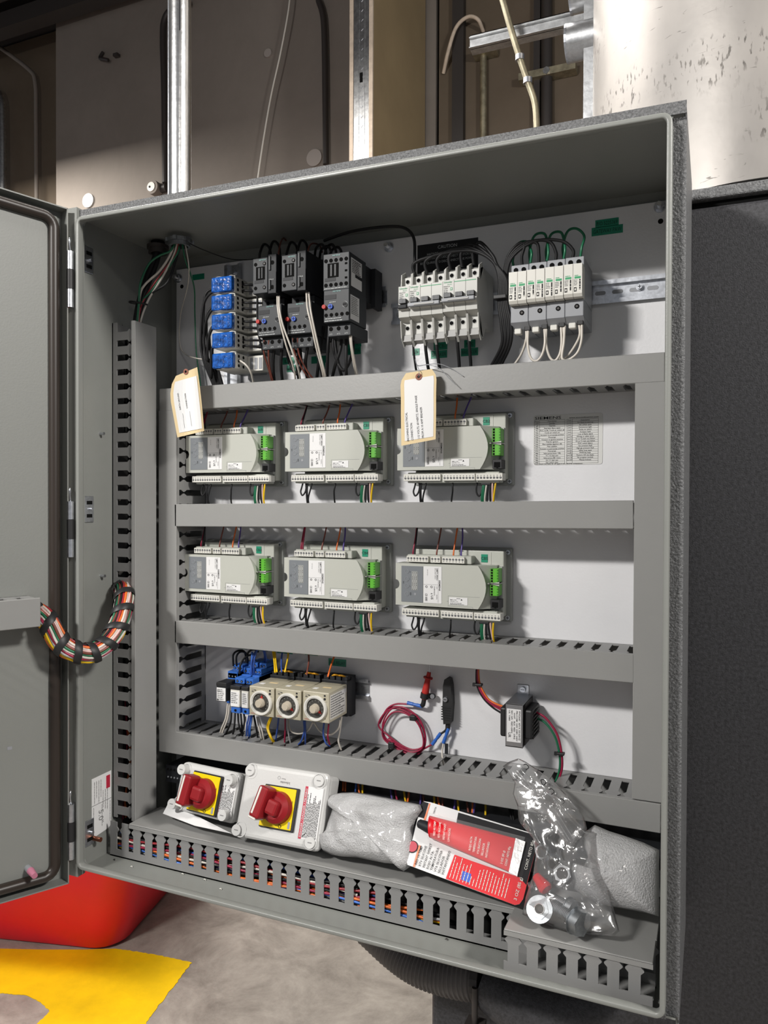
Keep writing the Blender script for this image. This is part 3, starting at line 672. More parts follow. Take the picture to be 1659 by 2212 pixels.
# fault code label
q = U(1152, 1005, PB); w, h = .105, .0775
m = MB(); m.prism([(w*.5+(w*.5-.004)*sx+.004*math.cos(a), h*.5+(h*.5-.004)*sz+.004*math.sin(a)) for sx, sz, a0 in ((1, -1, -90), (1, 1, 0), (-1, 1, 90), (-1, -1, 180)) for a in [math.radians(a0+18*i) for i in range(6)]], (0, 0, 0), X3, Z3, (0, -.0004, 0), M['white'] if False else mat('grey label film', (.62, .62, .60), .4))
Lc = [('Phase', 'Description'), ('OFF', 'Standby'), ('oP', 'Operate'), ('P08', 'Improper flame signal'), ('P21', 'POC mode, Comb air switch off'), ('P22', 'Comb air switch on'), ('P24', 'Actuator to pre-purge position'), ('P30', 'Pre-purge'), ('P38', 'Actuator to ignition position'), ('P42', 'Trial for ignition'), ('P44', 'Pilot stabilize (ignition off)'), ('P50', 'Main stabilize'), ('P72', 'Actuator to post-purge position'), ('P74', 'Post-purge'), ('P80', 'Valve prove (evac / fill)'), ('P81', 'V1 / V2 leak test'), ('P82', 'Valve prove (fill / evac)'), ('P83', 'V2 / V1 leak test'), ('P90', 'Gas switch open')]
Rc = [('Fault', 'Description'), ('Loc2', 'No flame at start-up'), ('Loc3', 'Air switch open'), ('Loc4', 'Extraneous Light'), ('Loc5', 'Faulty air switch'), ('Loc6', 'Actuator fault'), ('Loc7', 'Loss of flame signal'), ('Loc10', 'Wiring or other error'), ('Loc12', 'V1 or V2 leak test failure'), ('Loc13', 'V2 or V1 leak test failure'), ('Loc14', 'POC switch failure'), ('Loc20', 'Gas pressure fault'), ('Loc21', 'High gas pressure fault'), ('Loc22', 'Safety loop open'), ('Loc83', 'PWM fan fault'), ('Loc138', 'Restore OK (no fault)'), ('Loc139', 'No program module'), ('Loc167', 'Manual lockout'), ('', '')]
rh = .00355; top = h-.0078
for x0, x1, xs, rows in ((.0015, .0485, .0095, Lc), (.0515, .0985, .0600, Rc)):
    for i in range(len(rows)+1):
        z = top-i*rh; m.box(x0, -.0005, z-.00012, x1, -.00065, z+.00012, 'ink')
    for x in (x0, xs, x1): m.box(x-.00015, -.0005, top-len(rows)*rh, x+.00015, -.00065, top, 'ink')
    for i, (a, b) in enumerate(rows):
        z = top-(i+.8)*rh
        if a: m.text(a, ((x0+xs)/2, -.0005, z), X3, Z3, .0020, 'ink', center=True); m.text(b, ((xs+x1)/2, -.0005, z), X3, Z3, .0020, 'ink', center=True)
m.text('SIEMENS', (.0018, -.0005, h-.0066), X3, Z3, .0043, 'ink', w=.041, bold=True)
m.text('www.acccombustion.com', (.055, -.0005, h-.0066), X3, Z3, .0021, 'ink', w=.044, bold=True)
m.text('These phases and faults do not apply to all LME/PME combinations', (.0015, -.0005, .0008), X3, Z3, .0017, 'ink', w=.074)
o = m.build('fault_code_label', None, (q.x, PB-.0002, q.z)); tag(o, 'large grey fault code table label right of the upper controllers', 'label')
# caution label
a = U(902, 592, PB); b = U(1040, 515, PB)
m = MB(); w = .104; h = .047; m.box(0, -.0004, 0, w, 0, h, 'ink', 0)
m.text('CAUTION', (w/2, -.0005, h-.010), X3, Z3, .0052, 'contlit', center=True); m.text('HAZARD OF ELECTRIC SHOCK', (w/2, -.0005, h-.019), X3, Z3, .0037, 'contlit', w=.07, center=True); m.text('MORE THAN ONE DISCONNECT SWITCH MAY', (w/2, -.0005, h-.026), X3, Z3, .0037, 'contlit', w=.094, center=True); m.text('BE REQUIRED TO DISCONNECT THE POWER', (w/2, -.0005, h-.033), X3, Z3, .0037, 'contlit', w=.094, center=True)
p = U(902, 528, PB); o = m.build('caution_label', None, (p.x, PB-.0002, p.z-h-.002)); tag(o, 'black caution label behind the breaker wires', 'label')
# white data label on left wall
p0 = UX(240, 1673, -.0152); p1 = UX(198, 1690, -.0152); p2 = UX(203, 1802, -.0152)
m = MB(); wy = p0.y-p1.y; hz = p1.z-p2.z+.012
# label in the left wall plane, local u = +y, v = +z
m.prism([(0, 0), (.003, 0), (wy-.004, .004), (wy, .012), (wy, hz), (0, hz-.001)], (0, 0, 0), Y3, Z3, (.0004, 0, 0), 'white')
m.box(.0004, wy-.012, hz-.028, .0007, wy-.003, hz-.006, 'redlab')
for j in range(7): m.lines((.0005, wy*.12+j*wy*.11, hz-.008-(.02 if j > 3 else 0)), -Z3, Y3, 1, .0022, hz*.38, 'greyink', seed=j, lift=.0004)
for j in range(3): m.lines((.0005, wy*.08+(j*.42)*wy, hz*.5), -Z3, Y3, 1, .002, hz*.42, 'greyink', seed=j+9, lift=.0004)
m.box(.0004, 0, hz*.53, .0006, wy, hz*.53+.0006, 'ink'); m.text('5.0"', (.0005, wy*.35, hz*.42), -Z3, Y3, .011, 'greyink')
o = m.build('rating_label', None, (-.0154, p1.y, p2.z-.006)); tag(o, 'white rating label with red square low on the left cabinet wall', 'label')
# ======================= CONTROLLERS =======================
def make_lme(code):
    t = thing('burner_controller', '', 'controller', group=None)
    # origin: top-left front corner of cover. front face at y=0, panel at y=.0617
    yb = .0617
    m = MB(); m.box(.012, yb-.012, -.0905, .176, yb, .0255, 'lmebase', .002)
    m.box(.02, yb-.03, -.081, .168, yb-.010, .0215, 'lme', .0015); m.box(.150, yb-.036, -.07, .167, yb-.029, -.002, 'lmebase')
    m.box(.095, yb-.0302, .0195, .103, yb-.0298, .0205, 'void'); m.box(.1, yb-.0305, -.0005, .148, yb-.030, .019, 'lme')
    m.build('base', t)
    for x, z in ((.1705, .019), (.1705, -.084)):
        s = MB(); s.cyl((x, yb-.012, z), (x, yb-.015, z), .0036, 'zinc', 16); s.box(x-.0024, yb-.0153, z-.0004, x+.0024, yb-.0149, z+.0004, 'void'); s.box(x-.0004, yb-.0153, z-.0024, x+.0004, yb-.0149, z+.0024, 'void'); s.build('screw', t)
    # cover with curved right end and left notch
    m = MB(); h = .0665; dpt = .034
    P = [(0, 0), (0, -.026)]+[(.0065*math.sin(a)+.0, -.0335-.0075*math.cos(a)*-1 if False else -.0335+.0075*math.cos(a)) for a in [math.radians(10+20*i) for i in range(9)]]+[(0, -.041), (0, -h), (.136, -h)]
    P += [(.136+.0125*math.sin(math.pi*i/10)**.9, -h+h*i/10) for i in range(1, 10)]+[(.136, 0)]
    m.prism(P, (0, 0, 0), X3, Z3, (0, dpt, 0), 'lme')
    m.add([(.136, .0005, 0), (.160, .022, 0), (.160, .034, 0), (.136, .034, 0), (.136, .0005, -h), (.160, .022, -h), (.160, .034, -h), (.136, .034, -h)], [(0, 1, 2, 3), (7, 6, 5, 4), (0, 4, 5, 1), (1, 5, 6, 2)], 'lme')
    m.box(.006, dpt-.002, -h+.006, .15, yb-.02, -.004, 'lmebase')
    # engraved outline of the program module
    for (x0, z0, x1, z1) in ((.088, -.0485, .139, -.0480), (.088, -.0640, .1275, -.0635), (.088, -.0640, .0884, -.048), (.1275, -.0665, .128, -.0635), (.086, -.057, .088, -.0562)): m.box(x0, -.0002, z0, x1, 0, z1, 'lmebase')
    m.build('cover', t)
    m = MB(); m.box(.010, -.0006, -.061, .0465, .001, -.004, 'lmegrey')
    for i, z in enumerate((-.0125, -.0245, -.0355, -.048)): m.ring((.0195, -.0006, z), -Y3, .0031, .0036, .0006, 'greyplas', 20); m.cyl((.0195, -.0006, z), (.0195, -.0009, z), .0030, 'lmegrey', 20)
    m.text('A', (.0245, -.0008, -.0125), -Z3, X3, .0016, 'ink'); m.text('-', (.0245, -.0008, -.0245), -Z3, X3, .0016, 'ink'); m.text('+', (.0245, -.0008, -.0355), -Z3, X3, .0016, 'ink'); m.text('Info', (.0250, -.0008, -.0455), -Z3, X3, .0022, 'ink'); m.text('ESC', (.0128, -.0008, -.0285), -Z3, X3, .0017, 'ink'); m.cyl((.0335, -.0006, -.048), (.0335, -.0009, -.048), .0021, 'greyplas', 14)
    m.build('display_film', t)
    m = MB(); m.box(.0275, -.0008, -.042, .0375, -.0002, -.012, 'lcd')
    for k in range(3):
        z = -.014-k*.0098
        for a, b, c, d in ((.029, z-.001, .0360, z), (.029, z-.0075, .0360, z-.0065), (.029, z-.0075, .0298, z), (.0322, z-.0075, .033, z), (.0352, z-.0075, .036, z)): m.box(a, -.0010, b, c, -.0007, d, 'seg')
    m.build('display', t)
    m = MB(); m.box(.0475, -.0006, -.0610, .0775, .001, -.0035, 'white')
    m.text('SIEMENS', (.0730, -.0007, -.0245), -Z3, X3, .0026, 'ink', w=.0165, bold=True); m.text('LME71.000A1', (.0690, -.0007, -.006), -Z3, X3, .0023, 'ink', w=.0185, bold=True)
    m.text('BPZ:LME71.000A1', (.0662, -.0007, -.006), -Z3, X3, .0016, 'greyink'); m.text('S/N 151126', (.0535, -.0007, -.008), -Z3, X3, .0014, 'greyink'); m.text('CE 0085', (.0505, -.0007, -.046), -Z3, X3, .0036, 'ink', w=.012); m.text('c US', (.0600, -.0007, -.045), -Z3, X3, .0038, 'ink', w=.010, bold=True)
    m.text('120V', (.0690, -.0007, -.034), -Z3, X3, .0016, 'greyink'); m.text('50/60Hz', (.0690, -.0007, -.047), -Z3, X3, .0016, 'greyink'); m.text('CE-0085-BL0534', (.0650, -.0007, -.034), -Z3, X3, .0015, 'ink')
    m.box(.0475, -.0008, -.0322, .0720, -.0007, -.0319, 'greyink'); m.box(.0718, -.0008, -.0595, .0721, -.0007, -.005, 'greyink'); m.ring((.0525, -.0006, -.0355), -Y3, .0012, .0018, .0003, 'ink', 12); m.ring((.0610, -.0006, -.0355), -Y3, .0012, .0018, .0003, 'ink', 12)
    m.build('rating_plate', t)
    m = MB(); m.box(.090, -.0006, -.0615, .1195, .001, -.0500, 'white'); m.text('SIEMENS', (.105, -.0007, -.0522), X3, Z3, .0012, 'ink', center=True); m.text('PME71.111A1', (.0915, -.0007, -.0545), X3, Z3, .0013, 'ink', bold=True); m.text('BPZ:PME71.111A1', (.0915, -.0007, -.0568), X3, Z3, .0012, 'ink'); m.lines((.0915, -.0007, -.0592), X3, Z3, 2, .0018, .024, 'greyink', seed=4); m.prism([(.1085, -.0542), (.1115, -.0542), (.110, -.0518)], (0, -.0007, 0), X3, Z3, (0, -.0002, 0), 'ink')
    m.build('module_label', t)
    def conn(name, x0, n, z0, z1, pitch=.0051, yf=.006, up=1, mt='offw', pr=True):
        c = MB(); L = n*pitch+.001; c.box(x0, yf, z0, x0+L, yf+.02, z1, mt, .0004, seg=1)
        for i in range(n):
            x = x0+.0005+(i+.5)*pitch; zc_ = (z0+z1)/2-up*.0012
            c.cyl((x, yf-.0001, zc_), (x, yf-.0004, zc_), .0017, 'ink', 10); c.cyl((x, yf-.0003, zc_), (x, yf-.0006, zc_), .0012, 'greyplas', 8); c.box(x-.0012, yf-.0008, zc_-.0002, x+.0012, yf-.0006, zc_+.0002, 'ink')
            c.box(x-.0005, yf-.0003, zc_+up*.0034-.0005, x+.0005, yf-.0001, zc_+up*.0034+.0005, 'ink')
        c.build(name, t)
    conn('terminal_plug', .016, 7, .0020, .0115, up=-1); conn('terminal_plug', .0565, 3, .0020, .0115, up=-1); conn('terminal_plug', .0755, 7, .0020, .0115, up=-1)
    conn('terminal_plug', .0085, 12, -.0835, -.0725); conn('terminal_plug', .0745, 10, -.0835, -.0725); conn('terminal_plug', .1315-.0035, 8, -.0835, -.0725)
    m = MB(); m.box(.015, .012, .001, .122, .034, .0135, 'lme', .001, seg=1); m.box(.014, .010, -.0865, .164, .034, -.0700, 'lme', .001, seg=1)
    for i in range(3): m.text(('X3-04', 'X5-01', 'X2-01')[i], (.03+i*.04, .0117, .0119), X3, Z3, .0012, 'ink'); m.text(('X5-01', 'X2-02', 'X2-09')[i], (.03+i*.048, .0097, -.0862), X3, Z3, .0016, 'ink')
    m.build('terminal_housing', t)
    for z0, z1, n in ((-.0250, -.004, 4), (-.0455, -.0285, 3)):
        c = MB(); c.box(.1535, .006, z0, .1665, .03, z1, 'green', .0004, seg=1)
        for i in range(n+1):
            z = z0+(i+.5)*(z1-z0)/(n+1); c.box(.1545, .0055, z-.0013, .1575, .0062, z+.0013, 'void'); c.box(.1640, .0055, z-.0012, .1660, .0062, z+.0012, 'dgreen'); c.box(.1535, .0055, z+(z1-z0)/(n+1)/2-.0002, .158, .0060, z+(z1-z0)/(n+1)/2, 'dgreen')
        c.build('green_plug', t)
    m = MB(); m.box(.1500, .004, -.0275, .168, .03, -.0262, 'lme'); m.prism([(.150, 0), (.168, .003), (.168, -.003)], (0, .004, -.0268), X3, Z3, (0, .001, 0), 'lme'); m.build('clip', t)
    m = MB(); m.box(.1530, .010, -.0655, .1675, .032, -.0515, 'black', .0005, seg=1); m.box(.1555, .0095, -.0635, .1650, .0102, -.0555, 'void'); m.box(.1590, .0093, -.0645, .1620, .0102, -.0625, 'void'); m.build('modular_jack', t)
    m = MB(); x, z = .132, .0035; m.box(x, yb-.0312, z, x+.0105, yb-.0305, z+.0125, 'tape'); m.text(code, (x+.0052, yb-.0313, z+.0040), X3, Z3, .0046, 'dtape', center=True); m.build('code_tape', t)
    return t
LM = [('A/B', 402, 942, 'light grey controller with green A/B tape, behind the left card tag'), ('CB1', 616, 934, 'light grey controller with green CB1 tape in the upper row'), ('CB2', 858.5, 926, 'light grey controller with green CB2 tape under the hanging card tag'), ('CB3', 399, 1197, 'light grey controller with green CB3 tape, lower left'), ('CB4', 614, 1204, 'light grey controller with green CB4 tape, middle of the lower row'), ('CB5', 855, 1216, 'light grey controller with green CB5 tape, right of the lower row')]
LP = []
for code, px, py, lab in LM:
    t = make_lme(code); p = U(px, py, .19); t.location = p; tag(t, lab, 'controller', 'burner controllers in two rows on the panel'); LP.append(p)
# ======================= DISTRIBUTION BLOCKS =======================
DBL = [(455.5, 634, 'top blue covered distribution block on the short rail'), (455.5, 673, 'second blue covered distribution block from the top'), (456, 714, 'third blue covered distribution block from the top'), (457, 754, 'fourth blue covered distribution block, just above the gap'), (457.5, 798, 'lowest blue covered distribution block with the white wire')]
yf = .150; blk = []
for i, (px, py, lab) in enumerate(DBL):
    p = U(px, py, yf); t = thing('distribution_block', lab, 'terminal block', p, None, 'blue covered distribution blocks on the short rail'); blk.append(p)
    H = .0275; Wd = .044; dp = PB-.0085-yf
    m = MB(); m.box(.002, .008, .0005, Wd, .045, H, 'offw', .0015); m.box(.0, .045, .0005, Wd+.030, .066, H+.0, 'offw', .0015); m.box(.004, .066, .002, Wd+.008, dp, H-.002, 'greyplas')
    for k in range(3): m.box(Wd+.004+k*.009, .0445, .004, Wd+.010+k*.009, .0452, H-.004, 'greyplas')
    for k in range(3): m.cyl((Wd+.0001, .016, .006+k*.008), (Wd-.001, .016, .006+k*.008), .0028, 'void', 12); m.cyl((Wd+.0003, .030, .006+k*.008), (Wd-.001, .030, .006+k*.008), .0028, 'void', 12)
    m.tube([(.001, .008, H), (.012, .006, H+.001), (.024, .009, H-.0005), (.036, .006, H+.001), (Wd, .008, H)], .0009, 'offw', 6)
    m.build('block_body', t)
    m = MB(); m.box(0, 0, .001, Wd-.002, .012, H-.0005, 'bluecov', .0025); m.box(.008, -.001, .004, .019, .003, H-.004, 'bluecov', .001)
    for a in (.022, .034): m.cyl((a, -.0007, H/2-.006), (a, .001, H/2-.006), .004, 'bluecov', 14); m.cyl((a, -.0007, H/2+.006), (a, .001, H/2+.006), .004, 'bluecov', 14)
    m.build('blue_cover', t)
# ======================= MOTOR STARTERS =======================
def holes(m, pts, r, y, mt='void'):
    for x, z in pts: m.cyl((x, y, z), (x, y-.0004, z), r, mt, 12)
def starter(lab, cpx, cpy, yc, opx, opy, yo, small=False):
    p = U(cpx, cpy, yc)         # bottom-left front of contactor
    t = thing('motor_starter', lab, 'contactor', p, None, 'black contactors with overload relays')
    H = .0575; back = PB-.0085-yc
    m = MB()
    if not small:
        m.box(0, .0, 0, .028, back*.6, H, 'cont', .001); m.box(.0005, back*.6, -.004, .0445, back, H+.01, 'cont2')
        holes(m, [(.0055, .009), (.022, .009), (.0055, H-.010), (.022, H-.010)], .0030, -.0001)
        for x, z in ((.022, .009), (.022, H-.010)): m.cyl((x, -.0004, z), (x, -.0008, z), .0018, 'dark', 8)
        m.box(.0065, -.0006, .022, .023, .0, .043, 'void'); m.box(.011, -.0012, .024, .014, -.0003, .041, 'cont'); m.box(.017, -.0012, .024, .019, -.0003, .041, 'cont'); m.box(.003, -.0004, .0165, .021, 0, .0215, 'cont2')
        m.text('SIEMENS', (.012, -.0002, H-.0045), X3, Z3, .0018, 'teal', w=.013, bold=True)
    else:
        m.box(0, 0, 0, .0455, back*.55, H, 'cont', .001); m.box(.001, back*.55, -.004, .044, back, H-.004, 'cont2'); m.box(.0445, back*.75, -.01, .052, back, H-.004, 'cont2')
        holes(m, [(.005+i*.0088, z) for i in range(5) for z in (.0085, H-.011)], .0031, -.0001)
        m.box(.008, -.0006, .020, .027, .0, .042, 'void'); m.box(.013, -.0012, .022, .016, -.0003, .040, 'cont'); m.box(.020, -.0012, .022, .023, -.0003, .040, 'cont'); m.box(.003, -.0005, .0145, .022, 0, .0195, 'cont2')
        for k in range(3): m.box(.038, -.0005, .016+k*.011, .042, 0, .019+k*.011, 'void')
        m.text('SIEMENS', (.016, -.0002, H-.0045), X3, Z3, .0018, 'teal', w=.014, bold=True); m.lines((.002, -.0002, .0025), X3, Z3, 1, .002, .04, 'contlit', seed=2)
    m.build('contactor_body', t)
    if not small:
        m = MB(); m.box(.0285, .0, -.002, .0445, back*.55, H+.004, 'cont2', .001)
        holes(m, [(.037, .008), (.037, H-.010)], .0034, -.0001); m.box(.0445-.004, -.0015, -.002, .0445, .002, H*.55, 'cont2'); m.box(.031, -.002, H-.022, .034, .001, H, 'cont'); m.box(.031, -.002, .004, .034, .001, .020, 'cont')
        m.box(.0305, -.0004, .027, .038, 0, .035, 'contlit') if False else None
        m.text('SIRIUS', (.0305, -.0002, .0195), X3, Z3, .0019, 'contlit', w=.009); m.build('auxiliary_block', t)
    else:
        m = MB(); m.box(.0457, .006, .006, .0461, .045, .050, 'white'); m.lines((.0462, .008, .046), Y3, Z3, 8, .0026, .034, 'ink', seed=5); m.box(.0462, .020, .022, .0464, .045, .027, 'cont2'); m.build('side_label', t)
    q = U(opx, opy, yo)-p; HO = .0505; bo_ = PB-.014-yo
    m = MB(); m.box(q.x, q.y, q.z, q.x+.0445, q.y+bo_*.6, q.z+HO, 'cont', .001); m.box(q.x+.002, q.y+.012, q.z+HO, q.x+.043, q.y+bo_*.6, q.z+HO+.012, 'cont2')
    if not small: holes(m, [(q.x+.012, q.z+HO+.006), (q.x+.026, q.z+HO+.006)], .0032, q.y+.0119)
    holes(m, [(q.x+.0045+i*.0092, q.z+.0115) for i in range(4 if not small else 5)], .0030, q.y-.0001)
    m.box(q.x+.002, q.y-.0005, q.z+.036, q.x+.022, q.y, q.z+.043, 'cont2'); m.text('SIEMENS', (q.x+.016, q.y-.0002, q.z+HO-.0035), X3, Z3, .0018, 'teal', w=.014, bold=True)
    m.lines((q.x+.003, q.y-.0002, q.z+.0055), X3, Z3, 1, .002, .036, 'contlit', seed=3); m.lines((q.x+.002, q.y-.0002, q.z+.0018), X3, Z3, 1, .0024, .04, 'contlit', seed=8); m.lines((q.x+.010, q.y-.0002, q.z+.031), X3, Z3, 1, .0018, .012, 'contlit', seed=6)
    m.box(q.x+.002, q.y+.010, q.z-.020, q.x+.0425, q.y+bo_*.7, q.z, 'cont', .001); holes(m, [(q.x+.008+i*.0135, q.z-.008) for i in range(3)], .0034, q.y+.0099)
    for i in range(3): m.text(('2/T1', '4/T2', '6/T3')[i], (q.x+.008+i*.0135, q.y+.0098, q.z-.0175), X3, Z3, .0022, 'contlit', center=True)
    m.build('overload_relay', t)
    m = MB(); m.cyl((q.x+.0022, q.y, q.z+.0245), (q.x+.0022, q.y-.0045, q.z+.0245), .0033, 'redb', 18); m.build('stop_button', t)
    m = MB(); m.cyl((q.x+.0130, q.y, q.z+.0245), (q.x+.0130, q.y-.003, q.z+.0245), .0038, 'blueb', 18); m.box(q.x+.0126, q.y-.0034, q.z+.0215, q.x+.0134, q.y-.003, q.z+.0275, 'ink'); m.box(q.x+.0100, q.y-.0034, q.z+.0241, q.x+.0160, q.y-.003, q.z+.0249, 'ink'); m.build('reset_dial', t)
    m = MB(); m.cyl((q.x+.0375, q.y, q.z+.026), (q.x+.0375, q.y-.0015, q.z+.026), .0042, 'cont2', 18); m.ring((q.x+.0375, q.y-.0003, q.z+.026), -Y3, .0042, .0047, .0004, 'contlit', 18); m.box(q.x+.0345, q.y-.0018, q.z+.0255, q.x+.0405, q.y-.0015, q.z+.0265, 'void'); m.build('current_dial', t)
    if small: m = MB(); m.box(q.x+.0446, q.y+.004, q.z+.004, q.x+.0450, q.y+.036, q.z+.042, 'white'); m.lines((q.x+.0451, q.y+.006, q.z+.038), Y3, Z3, 10, .0028, .028, 'greyink', seed=7); m.build('wiring_label', t)
    return t
starter('left black contactor and overload relay beside the distribution blocks', 546, 636, .125, 557, 728, .140)
starter('middle black contactor and overload relay with white wires', 608, 630, .125, 620.5, 723.5, .140)
starter('right black contactor with a white side label, standing apart', 698, 629.5, .130, 699, 698, .130, small=True)
m = MB(); q = U(688, 690, .2); m.box(0, 0, 0, .024, .0015, .045, 'cont2'); m.box(.001, -.0004, .002, .023, 0, .043, 'greyplas'); m.lines((.003, -.0005, .038), X3, Z3, 9, .004, .018, 'ink', seed=3)
o = m.build('side_plate', None, U(688, 742, .2)); tag(o, 'dark plate with a printed label between the middle and right contactors', 'label plate')
# ======================= CIRCUIT BREAKERS =======================
PW = .01795
BP = U(858.8, 678, .150)                 # bottom left of the nose band
bz0 = U(869, 742, .172).z
def breaker(i0, n, lab, grp='light grey circuit breakers on the long rail'):
    x0 = BP.x+i0*PW; zr = bz0+i0*.0005
    t = thing('circuit_breaker', lab, 'circuit breaker', (x0, .150, zr), None, grp)
    m = MB(); bk = PB-.0085-.150
    for k in range(n):
        a = k*PW+.0003; b = a+PW-.0006
        prof = [(.026, .002), (.020, .012), (.020, .031), (.004, .036), (.003, .046), (0, .048), (0, .053), (.003, .055), (.003, .083), (.020, .085), (.020, .100), (.030, .105), (bk, .105), (bk, .020), (.050, .016), (.038, 0)]
        m.prism([(p[0], p[1]) for p in prof], (a, 0, 0), Y3, Z3, (b-a, 0, 0), 'brk')
        for z, s in ((.022, 1), (.094, -1)):
            m.cyl((a+.0085, .0199, z), (a+.0085, .0195, z), .0037, 'brkdark', 16); m.cyl((a+.0085, .0196, z), (a+.0085, .0192, z), .0029, 'void', 14)
        for xx in (a, b-.0012):
            m.prism([(.020, .030), (.010, .032), (.014, .006), (.026, -.006), (.034, 0)], (xx, 0, 0), Y3, Z3, (.0012, 0, 0), 'brk')
            m.prism([(.020, .084), (.012, .086), (.014, .104), (.030, .112), (.034, .104)], (xx, 0, 0), Y3, Z3, (.0012, 0, 0), 'brk')
        m.box(a+.002, .0185, .0015, b-.002, .021, .011, 'brkdark')
    m.build('breaker_body', t)
    m = MB(); L = n*PW
    m.text('Schneider', (.0015, .0028, .0785), X3, Z3, .0026, 'greenink', w=.0135, bold=True); m.text('Electric', (.0075, .0028, .0755), X3, Z3, .0016, 'greenink')
    m.text('MULTI 9', (.0015, .0028, .0722), X3, Z3, .0019, 'ink'); m.text('C60SP', (.0015, .0028, .0694), X3, Z3, .0017, 'ink'); m.lines((.0015, .0028, .0668), X3, Z3, 4, .0024, .008, 'greyink', seed=i0); m.box(.012, .0027, .0672, .0155, .003, .0712, 'greenink'); m.box(.0128, .0026, .0680, .0147, .0028, .0704, 'brk')
    if n > 1: m.box(.018, .0027, .0790, L-.002, .003, .0800, 'greenink')
    m.build('front_print', t)
    for k in range(n):
        h = MB(); a = k*PW+.003; h.box(a, -.003, .0555, a+.012, .004, .0625, 'black', .0006, seg=1)
        for j in range(5): h.box(a+.001+j*.0022, -.0035, .056, a+.0017+j*.0022, -.003, .062, 'greyplas')
        h.build('toggle', t)
    m = MB()
    if n > 1: m.box(.0015, -.009, .0475, L-.0015, -.002, .0535, 'greyplas', .0012); m.box(.012, -.010, .0490, L-.010, -.0088, .0515, 'brkdark')
    else: m.box(.0015, -.005, .0475, L-.0015, -.0, .0535, 'cont2', .001)
    m.build('toggle_bar', t); return t
breaker(0, 1, 'single breaker at the left end of the row with black toggle')
breaker(1, 3, 'three-pole breaker with joined toggle bar, middle of the row')
breaker(4, 3, 'three-pole breaker with joined toggle bar, right end of the row')
# ======================= SURGE ARRESTERS =======================
SPO = U(1103, 706, .163); SPW = .0262
for i, lab in enumerate(('leftmost of the four grey surge arresters beside the black cable bundle', 'second grey surge arrester from the left', 'third grey surge arrester from the left', 'rightmost grey surge arrester next to the bare rail')):
    t = thing('surge_arrester', lab, 'surge arrester', (SPO.x+i*SPW, .163, SPO.z+i*.0006), None, 'grey surge arresters on the long rail')
    bk = PB-.0085-.163; w = SPW-.0004
    m = MB(); m.box(0, 0, .005, w, bk, .029, 'greyplas', .0008, seg=1); m.box(0, .01, .029, w, bk, .0745, 'greyplas'); m.box(0, .002, .0745, w, bk, .0895, 'greyplas', .0008, seg=1); m.prism([(.0, .005), (.010, -.003), (bk, -.003), (bk, .005)], (0, 0, 0), Y3, Z3, (w, 0, 0), 'greyplas')
    for x in (.007, .0185): m.cyl((x, .0019, .082), (x, .0015, .082), .0035, 'void', 14)
    m.cyl((.0165, -.0001, .019), (.0165, -.0005, .019), .0035, 'void', 14); m.cyl((.0165, -.0004, .019), (.0165, -.0008, .019), .0018, 'dark', 8)
    m.build('base', t)
    for k in range(2):
        c = MB(); a = k*.0129+.0002; c.prism([(-.010, .0300), (-.013, .034), (-.013, .0755), (.002, .0765), (.010, .074), (.010, .029)], (a, 0, 0), Y3, Z3, (.0124, 0, 0), 'offw')
        c.box(a+.002, -.0132, .0545, a+.0105, -.0128, .0575, 'greenink'); c.lines((a+.002, -.0130, .0585), X3, Z3, 1, .0018, .007, 'greenink', seed=k); c.lines((a+.001, -.0130, .0520), X3, Z3, 4, .0022, .006, 'greyink', seed=i*2+k)
        c.lines((a+.0085, -.0130, .0535), -Z3, X3, 1, .0022, .019, 'ink', seed=i+k, frac=.8); c.box(a+.0012, -.0131, .0365, a+.0050, -.0129, .0425, 'ink'); c.box(a+.0021, -.0133, .0380, a+.0041, -.0131, .0410, 'offw')
        c.build('cartridge', t)
    c = MB(); c.box(.004, .006, -.010, .014, .018, -.002, 'offw', .001, seg=1); c.build('signal_plug', t)
